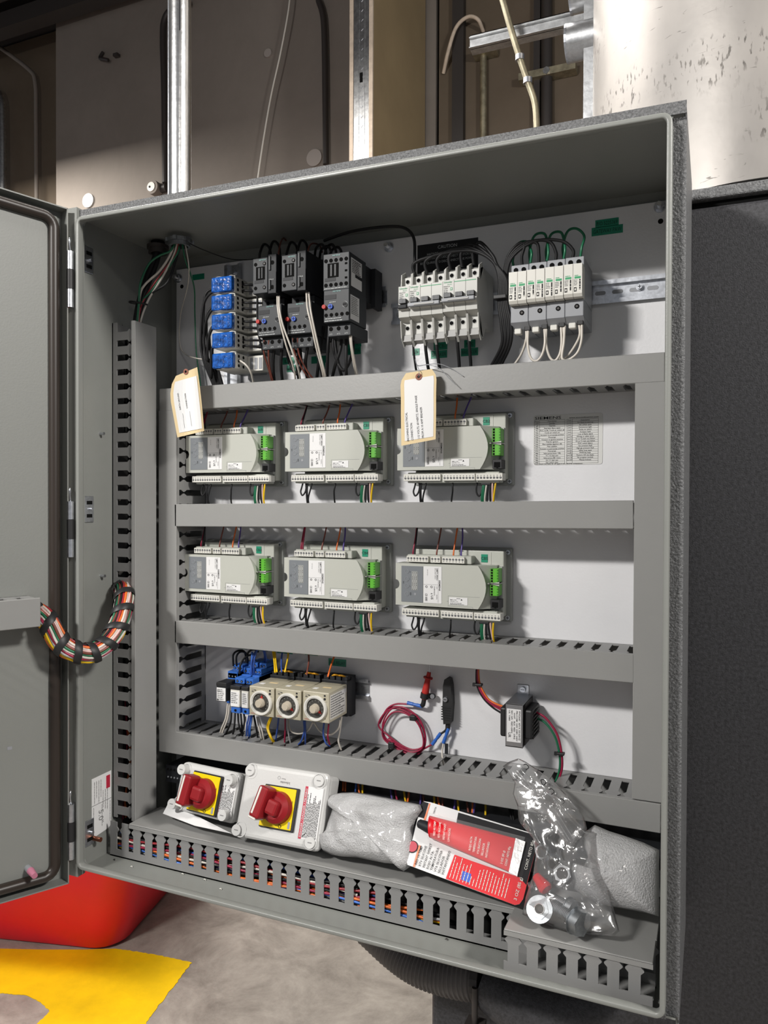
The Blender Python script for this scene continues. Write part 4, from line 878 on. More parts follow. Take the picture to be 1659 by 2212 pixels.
# ======================= TIMERS =======================
for i, (px, py, ang_, lab) in enumerate(((538.5, 1543.5, 75, 'left beige dial timer, red pointer straight up'), (595, 1550, -35, 'middle beige dial timer between the other two'), (654, 1556, -35, 'right beige dial timer with a label on its open side'))):
    p = U(px, py, .142); t = thing('timer_relay', lab, 'timer', p, None, 'beige dial timers above the slotted duct')
    S = .0475; m = MB(); m.box(0, 0, 0, S, .066, S+.001, 'timer', .0012, seg=2); m.box(.006, .004, -.0005, S-.006, .060, .0, 'timer')
    m.box(.008, .018, S+.0010, .016, .026, S+.0013, 'white'); m.box(.020, .03, S+.0010, .035, .036, S+.0012, 'manila')
    m.text('Power', (.0045, -.0002, .0425), X3, Z3, .0020, 'greyink'); m.text('OUT', (.0045, -.0002, .038), X3, Z3, .0017, 'greyink'); m.box(.005, -.0004, .0395, .0085, 0, .0405, 'ink'); m.box(.010, -.0004, .0415, .0135, 0, .0425, 'ink'); m.text('OMRON', (.003, -.0002, .0025), X3, Z3, .0016, 'redlab'); m.text('MODE', (.0385, -.0002, .0335), X3, Z3, .0014, 'greyink'); m.text('A', (.040, -.0002, .006), X3, Z3, .002, 'ink')
    m.build('case', t)
    m = MB(); m.cyl((.040, -.0001, .0385), (.040, -.0008, .0385), .0019, 'ink', 14); m.box(.0385, -.0004, .0425, .0415, 0, .0450, 'ink'); m.build('selector', t)
    m = MB(); cx, cz = .0238, .0225; m.ring((cx, -.0, cz), -Y3, .0160, .0205, .0035, 'clear', 40); m.ring((cx, -.0035, cz), -Y3, .0175, .0198, .001, 'clear', 40); m.build('dial_rim', t)
    m = MB(); m.cyl((cx, .0, cz), (cx, -.0012, cz), .0160, 'dial', 36)
    for k in range(11):
        a = math.radians(225-27*k); x = cx+.0125*math.cos(a); z = cz+.0125*math.sin(a); m.text('.5 1 2 3 4 5 6 7 8 9 10'.split()[k], (x, -.0014, z-.0008), X3, Z3, .0017, 'contlit', center=True)
    m.build('dial_face', t)
    m = MB(); m.cyl((cx, -.0012, cz), (cx, -.0095, cz), .0078, 'knob', 12, r2=.0068); m.cyl((cx, -.0095, cz), (cx, -.011, cz), .0055, 'knob', 20); a = math.radians(ang_ if i else 82)
    m.add([(cx+.004*math.cos(a+.7), -.0018, cz+.004*math.sin(a+.7)), (cx+.0145*math.cos(a), -.0018, cz+.0145*math.sin(a)), (cx+.004*math.cos(a-.7), -.0018, cz+.004*math.sin(a-.7))], [(0, 1, 2)], 'redb'); m.add([(cx+.009*math.cos(a+.35), -.0019, cz+.009*math.sin(a+.35)), (cx+.0125*math.cos(a), -.0019, cz+.0125*math.sin(a)), (cx+.009*math.cos(a-.35), -.0019, cz+.009*math.sin(a-.35))], [(0, 2, 1)], 'redb')
    m.build('dial_knob', t)
    m = MB(); m.box(-.0005, .066, -.006, S+.0005, .084, S+.006, 'cont2', .001); m.box(.001, .084, -.010, S-.001, PB-.0085-.142, S+.010, 'cont2')
    for k in range(4): m.box(.003+k*.0115, .068, S+.006, .0115+k*.0115, .082, S+.012, 'cont2'); m.cyl((.0072+k*.0115, .075, S+.012), (.0072+k*.0115, .075, S+.0123), .0026, 'zinc', 10)
    m.build('socket', t)
    m = MB(); m.tube([(.018, .070, S+.012), (.024, .066, S+.015), (.030, .072, S+.013), (.037, .066, S+.015), (.041, .072, S+.012)], .0016, 'amber', 8); m.build('latch', t)
    if i == 2: m = MB(); m.box(S, .004, .005, S+.0003, .060, .044, 'clear'); m.lines((S+.0004, .006, .040), Y3, Z3, 9, .004, .05, 'greyink', seed=4); m.box(S, .040, .037, S+.0005, .062, .043, 'white'); m.build('side_label', t)
# ======================= BLUE SOCKET RELAYS =======================
def relay(px, py, y0, w, hz, lab, tall):
    p = U(px, py, y0); t = thing('plug_in_relay', lab, 'relay', p, None, 'plug-in relays on blue sockets'); bk = PB-.0085-y0
    m = MB(); m.box(0, 0, 0, w, .034, hz, 'offw' if not tall else 'cont2', .0008, seg=1); m.box(.0008, -.0004, .0012, w-.0008, 0, hz-(.003 if tall else .004), 'white')
    m.lines((.0022, -.0005, hz-.007), X3, Z3, 6, .0032, w-.005, 'greyink', seed=int(px)); 
    if tall: m.text('finder', (.0022, -.0006, hz-.0095), X3, Z3, .0021, 'ink'); m.box(.0015, -.0006, .0018, .005, -.0003, .0048, 'ink')
    m.build('relay_case', t)
    m = MB(); m.box(-.0005, -.001, hz-.001, w+.0005, .030, hz+.006, 'black', .0012, seg=1); m.build('ejector', t)
    m = MB(); m.box(0, .034, -.012, w, bk, hz+.018, 'blue'); m.box(0, .002 if not tall else .03, -.011, w, .04, -.001, 'blue', .0008, seg=1)
    n = 3 if tall else 2; st = (w-.001)/n
    for lvl, (yy, zz) in enumerate(((.034, hz+.006), (.050, hz+.017)) if tall else ((.014, hz+.007), (.040, hz+.019), (.056, hz+.026))):
        m.box(0, yy, zz, w, bk, zz+.0095, 'blue', .0006, seg=1)
        for k in range(n): m.cyl((.0005+st*(k+.5), yy-.0002, zz+.004), (.0005+st*(k+.5), yy-.0006, zz+.004), .0022, 'void', 10); m.cyl((.0005+st*(k+.5), yy-.0005, zz+.004), (.0005+st*(k+.5), yy-.0008, zz+.004), .0013, 'zinc', 8)
    m.cyl((w*.5, .0015 if not tall else .0295, -.006), (w*.5, .001 if not tall else .029, -.006), .0022, 'void', 10)
    m.build('socket', t); return p
R1 = relay(467.5, 1514, .150, .0195, .0265, 'relay with white front and clear dark case, leftmost of the relays', True)
R2 = relay(497.5, 1526, .150, .0185, .030, 'slim white relay on a blue socket, between the other two relays', False)
R3 = relay(521.5, 1529, .150, .0135, .030, 'slim white relay on a blue socket, partly behind the left timer', False)
# ======================= TRANSFORMER =======================
p = U(1091.5, 1612, .185); t = thing('transformer', 'small transformer in a steel frame with a white label', 'transformer', p)
w, h, dp = .0265, .0655, PB-.185
m = MB(); m.box(0, 0, 0, w, .0015, h, 'manip', .0006, seg=1); m.box(0, 0, h-.0015, w, dp, h, 'manip'); m.box(0, 0, 0, w, dp, .0015, 'manip'); m.box(.002, dp-.0015, h-.001, .021, dp, h+.0145, 'manip', .0006, seg=1); m.box(.002, dp-.0015, -.010, .021, dp, 0, 'manip')
m.build('frame', t)
m = MB(); m.box(-.001, .012, .0015, w+.001, dp-.004, h-.0015, 'dark'); m.build('core', t)
for s, x0, x1 in ((0, -.010, .0), (1, w, w+.013)):
    m = MB(); m.box(x0, .006, .012, x1, dp-.008, h-.009, 'black', .003)
    if s:
        for k in range(7): m.tube([(x1, .010, .014+k*.006), (x1+.0018, .03, .016+k*.006), (x1, .05, .014+k*.006)], .0016, 'black', 6)
    m.build('coil', t)
m = MB(); m.box(.0022, -.0003, .008, w-.003, 0, h-.008, 'white')
for i, s in enumerate(('PF42440  40VA 50/60HZ', 'PRI:COM 120V 208V 240V', '   WHT   BLK  RED  ORG', 'SEC 24V  RED-GRN', 'UL 1585')): m.text(s, (w-.0062-i*.0038, -.0004, h-.010), -Z3, X3, .0021, 'ink', w=(.044, .046, .043, .034, .016)[i], bold=True)
m.text('UR', (.0045, -.0004, .022), -Z3, X3, .004, 'ink', bold=True); m.build('rating_label', t)
m = MB(); m.cyl((.0115, dp-.0015, h+.007), (.0115, dp-.005, h+.007), .0042, 'zinc', 16); m.box(.0085, dp-.0053, h+.0066, .0145, dp-.005, h+.0074, 'void'); m.build('mounting_screw', t)
TR = p
# ======================= DISCONNECT SWITCHES =======================
def frame3(O, A, B):
    """origin O, u toward A, v toward B made orthogonal; n = u x v points to the viewer"""
    u = (A-O).normalized(); v = (B-O); v = (v-u*v.dot(u)).normalized(); return u, v, u.cross(v)
def switch(O, A, B, lab, W_=None, hscale=1, bolts=True, turn=False):
    u, v, n = frame3(O, A, B); w = W_ or (A-O).length; h = (B-O).dot(v)*hscale
    if n.y > 0: n = -n
    t = thing('rotary_disconnect_switch', lab, 'switch', O, (u, v, n), None)     # local x,y in face, z to the viewer
    m = MB(); m.box(.004, .004, -.052, w-.004, h-.004, -.018, 'sw', .006, seg=3); m.build('rear_box', t)
    m = MB(); m.box(0, 0, -.019, w, h, 0, 'sw', .008, seg=3)
    for x, y in ((.014, h-.013), (w-.014, h-.013), (w-.014, .013), (.012, .012)): m.ring((x, y, -.0005), Z3, .0105, .0118, .0010, 'sw', 24)
    m.text('Schneider', (w*.58, h-.021, .0002), -X3, -Y3, .0034, 'greyink', w=.019); m.text('Electric', (w*.52, h-.0165, .0002), -X3, -Y3, .0020, 'greyink', w=.008); m.ring((w*.44, h-.0165, .0001), Z3, .0022, .0026, .0002, 'greyink', 12)
    m.build('lid', t)
    for x, y in ((.012, h-.012), (w-.013, h-.012), (w-.013, .012), (.006, .010)):
        s = MB(); hh = .003 if bolts else .012; s.cyl((x, y, -.004), (x, y, hh), .0086, 'sw', 24); s.box(x-.0035, y-.0007, hh, x+.0035, y+.0007, hh+.0003, 'greyink'); s.build('lid_screw', t)
    c = Vector((w*.50, h*.47, 0)); s = .0300
    m = MB(); m.box(c.x-s-.001, c.y-s-.002, 0, c.x+s+.003, c.y+s+.002, .004, 'black', .001, seg=1); m.box(c.x-s, c.y-s, .004, c.x+s-.001, c.y+s, .0055, 'yel', .0008, seg=1)
    m.text('Schneider', (c.x+s-.004, c.y-.004+s*.05, .0056), Y3, -X3, .0030, 'ink', w=.016); m.text('O', (c.x+.006, c.y-s+.001, .0056), X3, Y3, .0055, 'ink', bold=True); m.box(c.x+s-.007, c.y-s+.002, .0055, c.x+s-.003, c.y-s+.012, .0058, 'greyplas'); m.build('yellow_plate', t)
    k = MB(); k.cyl((c.x+.002, c.y, .0055), (c.x+.002, c.y, .016), .0245, 'redh', 40, r2=.0235); k.cyl((c.x+.002, c.y, .016), (c.x+.002, c.y, .021), .0235, 'redh', 40, r2=.017)
    R = Matrix.Translation((c.x+.002, c.y, 0)) @ Matrix.Rotation(math.radians(-14 if not turn else -6), 4, 'Z') @ Matrix.Scale(1.15, 4)
    k.box(-.0245, -.020, .010, -.008, .022, .034, 'redh', .003, X=R); k.box(-.010, -.010, .010, .010, .010, .027, 'redh', .004, X=R); k.build('rotary_handle', t)
    k = MB(); k.box(-.0215, -.0155, .0335, -.0185, .0205, .0350, 'offw', .0006, X=R, seg=1); k.box(-.0248, -.0225, .012, -.012, -.0195, .033, 'offw', .001, X=R, seg=1); k.build('handle_marker', t)
    m = MB(); lx = w-.036; m.box(lx, h*.13, 0, lx+.0325, h*.80, .0003, 'white'); m.box(lx, h*.13, .0003, lx+.0050, h*.80, .0005, 'redlab'); m.text('DANGER / DANGER / PELIGRO', (lx+.0042, h*.15, .0006), Y3, -X3, .0028, 'white', w=h*.62, bold=True)
    for j in range(11): m.lines((lx+.0072+j*.0023, h*.15, .0004), Y3, -X3, 1, .0019, h*.58, 'ink', seed=j, frac=.5)
    m.box(lx+.006, h*.14, .0004, lx+.014, h*.24, .0006, 'white'); m.tube([(lx+.007, h*.16, .001), (lx+.010, h*.19, .001), (lx+.013, h*.22, .001)], .0004, 'ink', 4, sub=0); m.build('danger_label', t)
    return t
switch(U(503, 1806, .085), U(684, 1842, .078), U(527, 1645, .125), 'pale grey switch box with red rotary handle, front of the two')
switch(U(372, 1748, .112), U(503, 1782, .100), U(347, 1634, .140), 'pale grey switch box with red rotary handle, behind at the left', turn=True, bolts=False, W_=.128)
ORD12 = ('first', 'second', 'third, looped,', 'fourth', 'fifth', 'sixth', 'seventh', 'eighth', 'ninth', 'tenth', 'eleventh, looped,', 'twelfth, slanting,')
RW = ('outermost loop above the leftmost relay', 'middle loop above the leftmost relay', 'inner loop above the leftmost relay', 'highest loop beside the blue wires', 'below the leftmost relay at its left', 'below the leftmost relay at its right', 'looping below the two slim relays', 'straight below the right slim relay', 'below the left timer beside the blue wires')
ORD = ('first', 'second', 'third', 'fourth', 'fifth', 'sixth', 'seventh')
def CN(c): return 'light blue' if c == 'lblue' else c
# ======================= CONTROLLER WIRES =======================
names = ['A/B', 'CB1', 'CB2', 'CB3', 'CB4', 'CB5']
R_ = random.Random(11)
def j(s=.002): return R_.uniform(-s, s)
for i, p in enumerate(LP):
    def L(x, y, z): return p+Vector((x, y, z))
    nm = names[i]; top = (.768 if i < 3 else .567)-p.z; bot = (.6015 if i < 3 else .392)-p.z
    top_in = top+.012; bot_in = bot-.016
    tw = [('maroon', .0205, .006), ('brown', .0625, .008), ('orange', .0905, .0), ('purple', .1035, .010)]
    if i >= 3: tw[0] = ('maroon', .0225, .0)
    for k, (c, x, dx) in enumerate(tw):
        if i == 2 and k < 2: continue
        if i >= 3: dx *= .25; dx += (-.004 if k == 3 else .004 if k == 2 else .003)
        wire('control_wire', [L(x, .020, .009), L(x+dx*.1, .018, .018), L(x+dx*.6+j(.001), .024, (top+.02)/2), L(x+dx, .028, top), L(x+dx, .032, top_in)], .0013, c, f'{c} wire from the top of the {nm} controller up into the duct')
        if k == 0: wire('control_wire', [L(x+.0035, .020, .009), L(x+.0035, .018, .018), L(x+dx+.002, .026, top), L(x+dx+.002, .032, top_in)], .0012, 'black' if i % 2 else 'maroon', f'second dark wire beside the maroon one on top of the {nm} controller')
    # bottom
    z0 = -.081; dz = bot-z0
    gl = f'black wires at the lower left of the {nm} controller'; gn = f'black wires under the {nm} controller'
    wire('control_wire', [L(.026, .018, z0), L(.0235, .016, z0-.012), L(.022, .015, z0-.020), L(.026, .014, z0-.026), L(.0315, .015, z0-.018), L(.0325, .017, z0)], .0014, 'black', f'black jumper wire looped under the left plug of the {nm} controller')
    wire('control_wire', [L(.030, .018, z0), L(.0325, .015, z0-.014), L(.0330, .018, bot), L(.0335, .026, bot_in)], .0014, 'black', gl, group=gn)
    wire('control_wire', [L(.0355, .018, z0), L(.035, .014, z0-.016), L(.0345, .018, bot), L(.036, .026, bot_in)], .0014, 'black', gl, group=gn)
    wire('control_wire', [L(.0435, .018, z0), L(.0425, .014, z0-.012), L(.0365+j(.001), .016, bot+.004), L(.037, .028, bot_in)], .0014, 'black', gl, group=gn)
    wire('control_wire', [L(.087, .018, z0), L(.0880, .014, z0-.010), L(.0870+j(.001), .014, z0-.020), L(.084+j(.001), .020, bot), L(.084, .03, bot_in)], .0014, 'black', f'single black wire under the middle plug of the {nm} controller')
    wire('control_wire', [L(.1285, .018, z0), L(.1265, .015, z0-.010), L(.127, .014, z0-.021), L(.1315, .014, z0-.026), L(.136, .016, z0-.015), L(.137, .018, z0)], .0014, 'black', f'black jumper wire looped under the right plug of the {nm} controller')
    for c, x, ex, lab in (('green', .1375, .1345, 'green wire'), ('green', .1395, .1370, 'second green wire'), ('white', .1430, .1395, 'white wire'), ('black', .1455, .1430, 'left black wire'), ('black', .1485, .1485, 'right black wire'), ('pink', .1520, .1520, 'pale pink wire'), ('yellow', .1570, .1535, 'yellow wire')):
        s = .004 if i >= 3 else 0
        wire('control_wire', [L(x, .018, z0+.001), L(x+(ex-x)*.1, .014, z0-.010), L(ex+s*.6, .016, bot+.004), L(ex+s, .026, bot_in)], .0015 if c in ('yellow', 'green') else .0013, c, f'{lab} at the right plug of the {nm} controller')
    m = MB(); m.box(.134, .006, -.0905, .150, .012, -.0865, 'black', .001); o = m.build('heat_shrink', None, p+Vector((0, .006, 0))); tag(o, f'black sleeve bunching the wires under the right plug of the {nm} controller', 'sleeve')
# ======================= UPPER ROW WIRES =======================
# feeds into the distribution blocks, sweeping down left
r1 = U(430, 835, .2).z
for i in range(4):
    b = blk[i]
    for k in range(2):
        z = b.z+.006+k*.012; x = b.x
        dx = .0035*(i*2+k)
        q = [Vector((x+.004, .170+k*.006, z)), Vector((x-.010, .168+k*.006, z-.002+.004*(1-k))), Vector((x-.030+dx*.7, .170, z-.018)), Vector((x-.040+dx, .176+k*.004, min(z-.05, .885))), Vector((x-.036+dx*.9, .18, .85)), Vector((x-.022+dx*.7, .19, .806)), Vector((x-.016+dx*.7, .19, .785))]
        wire('feed_cable', q, .0024, 'black', f"{('lower', 'upper')[k]} black cable sweeping from the {('top', 'second', 'third', 'fourth')[i]} blue covered block down into the duct", 'cable', 'black feed cables left of the blue covered blocks', 8)
    for k in range(2):
        wire('feed_cable', [Vector((b.x+.042, .180, b.z+.008+k*.011)), Vector((b.x+.056, .178, b.z+.006+k*.010)), Vector((b.x+.078, .190, b.z+.004+k*.012)), Vector((b.x+.105, .205, b.z+.004+k*.01))], .0020, 'black', f"{('lower', 'upper')[k]} short black cable between the {('top', 'second', 'third', 'fourth')[i]} blue covered block and the left contactor", 'cable', 'black cables between the blocks and the contactors', 7)
b = blk[4]
wire('neutral_wire', [Vector((b.x+.040, .168, b.z+.018)), U(530, 787, .165), U(541, 802, .17), U(547, 825, .185), U(549, 850, .195)], .0017, 'white', 'white wire from the lowest blue covered block down into the duct')
wire('neutral_wire', [U(398, 515, .150), U(408, 575, .16), U(405, 620, .2), U(390, 680, .235), U(388, 740, .24), U(400, 765, .235), U(430, 775, .2), U(460, 777, .175)], .0010, 'white', 'thin white wire looping down from the cabinet roof to the lowest blue covered block')
wire('ground_wire', [U(392, 515, .150), U(400, 560, .155), U(411, 590, .18), U(420, 625, .21), U(421, 680, .235), U(424, 760, .235), U(433, 830, .235), U(434, 860, .235)], .0013, 'green', 'green wire coming down from the bright roof fitting behind the card tag')
# contactor wiring
def U2(l): return [U(*q) for q in l]
for c, r, pts, lab in (
    ('white', .0016, [(599, 640, .135), (600, 665, .125), (606, 700, .125), (618, 745, .135), (634, 795, .16), (640, 835, .19)], 'left of two white wires crossing the left contactor'),
    ('white', .0016, [(603, 640, .135), (604, 668, .125), (612, 705, .127), (630, 755, .137), (645, 800, .16), (650, 835, .19)], 'right of two white wires crossing the left contactor'),
    ('white', .0016, [(662, 632, .135), (664, 665, .125), (672, 700, .125), (683, 750, .138), (696, 800, .16), (701, 832, .19)], 'left of two white wires crossing the middle contactor'),
    ('white', .0016, [(667, 632, .135), (671, 668, .125), (678, 705, .127), (690, 760, .14), (701, 805, .16), (706, 832, .19)], 'right of two white wires crossing the middle contactor'),
    ('white', .0015, [(754, 702, .145), (757, 740, .15), (763, 780, .17), (769, 815, .19), (770, 830, .195)], 'left white wire below the right contactor'),
    ('white', .0015, [(758, 702, .145), (760, 745, .15), (767, 785, .17), (773, 815, .19), (775, 830, .195)], 'right white wire below the right contactor'),
    ('brown', .0014, [(571, 735, .15), (570, 760, .155), (580, 795, .17), (590, 835, .19)], 'left brown wire below the left contactor'),
    ('brown', .0014, [(581, 735, .15), (580, 765, .155), (583, 795, .17), (593, 835, .19)], 'right brown wire below the left contactor'),
    ('brown', .0014, [(633, 730, .15), (636, 760, .155), (655, 800, .17), (680, 830, .19)], 'left brown wire below the middle contactor'),
    ('brown', .0014, [(643, 730, .15), (646, 765, .155), (666, 805, .17), (690, 830, .19)], 'right brown wire below the middle contactor'),
    ('brown', .0014, [(602, 560, .17), (602, 545, .165), (606, 525, .19), (612, 515, .225), (618, 520, .24)], 'brown wire over the top of the left contactor'),
    ('brown', .0014, [(665, 552, .17), (667, 535, .17), (675, 526, .19), (690, 530, .225), (696, 545, .24)], 'brown wire over the top of the middle contactor'),
    ('black', .0018, [(556, 640, .16), (556, 690, .15), (560, 730, .15), (575, 780, .165), (592, 835, .19)], 'black wire running down the left side of the left overload relay')):
    wire('control_wire', U2(pts), r, c, lab)
for k, pts in enumerate(([(592, 755, .16), (590, 790, .17), (594, 840, .2)], [(609, 752, .16), (607, 790, .17), (612, 840, .2)], [(622, 755, .18), (624, 780, .18), (640, 808, .18), (650, 790, .17), (648, 750, .17)], [(647, 755, .16), (642, 790, .17), (648, 840, .2)], [(664, 752, .16), (660, 790, .17), (668, 840, .2)], [(676, 745, .17), (690, 780, .17), (700, 835, .2)], [(712, 700, .17), (708, 760, .17), (706, 840, .2)], [(726, 702, .17), (724, 740, .165), (732, 790, .17), (745, 835, .2)], [(738, 702, .17), (736, 750, .165), (724, 790, .17), (712, 838, .2)], [(748, 704, .17), (748, 760, .165), (748, 800, .17), (750, 835, .2)], [(720, 704, .18), (722, 760, .17), (742, 800, .17), (762, 760, .18), (758, 710, .19)], [(700, 705, .18), (690, 770, .18), (682, 840, .2)])):
    wire('motor_cable', U2(pts), .0027, 'black', f'{ORD12[k]} thick black cable hanging below the black contactors, counted from the left', 'cable', 'thick black cables below the contactors', 8)
for k, (x0, pk) in enumerate(((705, 528), (716, 532), (727, 528), (738, 534))):
    wire('motor_cable', U2([(x0, 553, .17), (x0-2, 540, .165), (x0-10, pk, .19), (x0-22, pk+8, .225), (x0-26, 560, .24)]), .0022, 'black', f'{ORD[k]} black cable from the left arching over the right contactor', 'cable', 'black cables over the right contactor')
for k, (x0, pk) in enumerate(((560, 528), (580, 522), (618, 524), (640, 520))):
    wire('motor_cable', U2([(x0, 560, .18), (x0+2, 545, .175), (x0+10, pk, .19), (x0+22, pk+8, .225), (x0+26, 560, .24)]), .0022, 'black', f"{('left', 'right')[k % 2]} black cable arching over the top of the {('left', 'middle')[k//2]} contactor", 'cable', 'black cables over the left and middle contactors')
wire('feed_cable', U2([(700, 520, .2), (760, 500, .19), (830, 490, .18), (872, 492, .175), (893, 512, .17), (896, 550, .17), (894, 600, .172)]), .0024, 'black', 'black cable running along the cabinet roof down to the first breaker', 'cable')
# breaker wiring
bt = [U(872+i*25.2, 603-i*5.2, .172) for i in range(7)]
for k in range(1, 7):
    a = bt[k]; e = .0014*k
    pts = [a, a+Vector((0, -.004, .020)), U(935+k*17, 553-k*5.4+abs(3-k), .168), U(1010+k*9, 540+k*2, .166), U(1062+k*2, 562+k*2, .165), U(1076+k*3, 605, .165), U(1074+k*3.6, 655, .167), U(1079+k*4.2, 700, .168), U(1084+k*3.0-(k % 2)*3, 745, .175), U(1055+k*4, 795, .20), U(1046+k*4, 815, .205)]
    wire('feed_cable', pts, .0026, 'black', f'black cable arching from the {ORD[k]} breaker pole over to the bundle beside the arresters', 'cable', 'black cables arching from the breakers', 8)
for k in range(4):
    pk = (520, 506, 502, 498)[k]
    a = U(1128+k*0+k*36.5, 572-k*4.6, .172)
    pts = [U(1056+k*3, 810, .205), U(1085+k*3, 740, .19), U(1092+k*2, 690, .18), U(1088+k*2, 620, .175), U(1095+k*3, 560, .17), U(1118+k*12, 528-k*2, .168), U(1133+k*26, 517+(3-k)*4 if k < 3 else 520, .168), a+Vector((0, -.002, .012)), a]
    wire('feed_cable', pts, .0023, 'black', f'black cable from the bundle arching into the {ORD[k]} surge arrester from the left', 'cable', 'black cables arching into the arresters', 8)
for k in range(4):
    a = U(1146+k*36, 568-k*4.6, .172); pk = (520, 502, 499, 492)[k]; x0 = 1146+k*36
    pts = [a, a+Vector((.002, -.002, .012)), U(x0+(8 if k == 3 else 0), pk+18, .175), U(x0-8, pk+2, .178), U(x0-28, pk+8, .19), U(x0-38, pk+40, .2), U(x0-37, 575-k*5, .21), U(x0-37, 610, .225)]
    wire('ground_wire', pts, .0019, 'green', f'green wire looping over the top of the {ORD[k]} surge arrester from the left', 'wire', 'green wires looping over the arresters')
m = MB(); q = U(1079, 641, .160); m.box(-.009, -.002, -.003, .010, .012, .003, 'black', .001); o = m.build('cable_tie', None, q); tag(o, 'black cable tie around the bundle between breakers and arresters', 'cable tie')
fx = [(1140, 706), (1177, 702), (1214, 698), (1254, 693)]
for k, (x, y) in enumerate(fx):
    q = U(x, y, .172); m = MB(); m.box(-.0042, -.003, -.006, .0042, .003, .006, 'black', .0008, seg=1); o = m.build('ferrule', None, q); tag(o, f'black ferrule under the {ORD[k]} surge arrester from the left', 'ferrule', 'black ferrules under the arresters')
W4 = [([(1137, 712, .172), (1136, 735, .172), (1126, 765, .18), (1108, 792, .19), (1098, 805, .2)], 'white wire from the leftmost arrester down left into the duct'),
      ([(1141, 712, .172), (1140, 745, .168), (1146, 772, .168), (1158, 780, .168), (1170, 768, .168), (1177, 742, .168), (1176, 708, .172)], 'white wire looping between the two left arresters'),
      ([(1180, 708, .172), (1180, 745, .170), (1188, 772, .170), (1199, 779, .170), (1209, 765, .170), (1213, 740, .170), (1212, 704, .172)], 'white wire looping between the two middle arresters'),
      ([(1217, 704, .172), (1218, 740, .174), (1210, 768, .176), (1212, 778, .180), (1225, 770, .180), (1240, 750, .176), (1252, 725, .172), (1251, 699, .172)], 'white wire looping behind between the two right arresters'),
      ([(1257, 699, .172), (1256, 735, .168), (1247, 762, .168), (1228, 777, .168), (1214, 774, .168), (1218, 740, .170), (1220, 704, .172)], 'white wire looping in front between the two right arresters')]
for pts, lab in W4: wire('neutral_wire', U2(pts), .0018, 'white', lab)
for k, x in enumerate((891, 918, 945, 970, 993)):
    x = (892, 918, 942, 987, 1012)[k]; y0 = (735, 730, 727, 722, 718)[k]; r = .0026
    wire('feed_cable', U2([(x, y0-12, .180), (x+1, y0+20, .178), (x+6, y0+60, .185), (x+9, 805, .195), (x+9, 830, .2)]) if k < 3 else U2([(x, y0-12, .180), (x+1, y0+20, .178), (x+5, 790, .19), (x+5, 825, .2)]), r if k else .0018, 'black', ('thin black wire below the single breaker', 'black cable below the second breaker pole', 'black cable below the third breaker pole, over the MCB1 label', 'black cable below the breakers left of the MCB2 label', 'rightmost black cable below the breakers, over the MCB2 label')[k], 'cable')
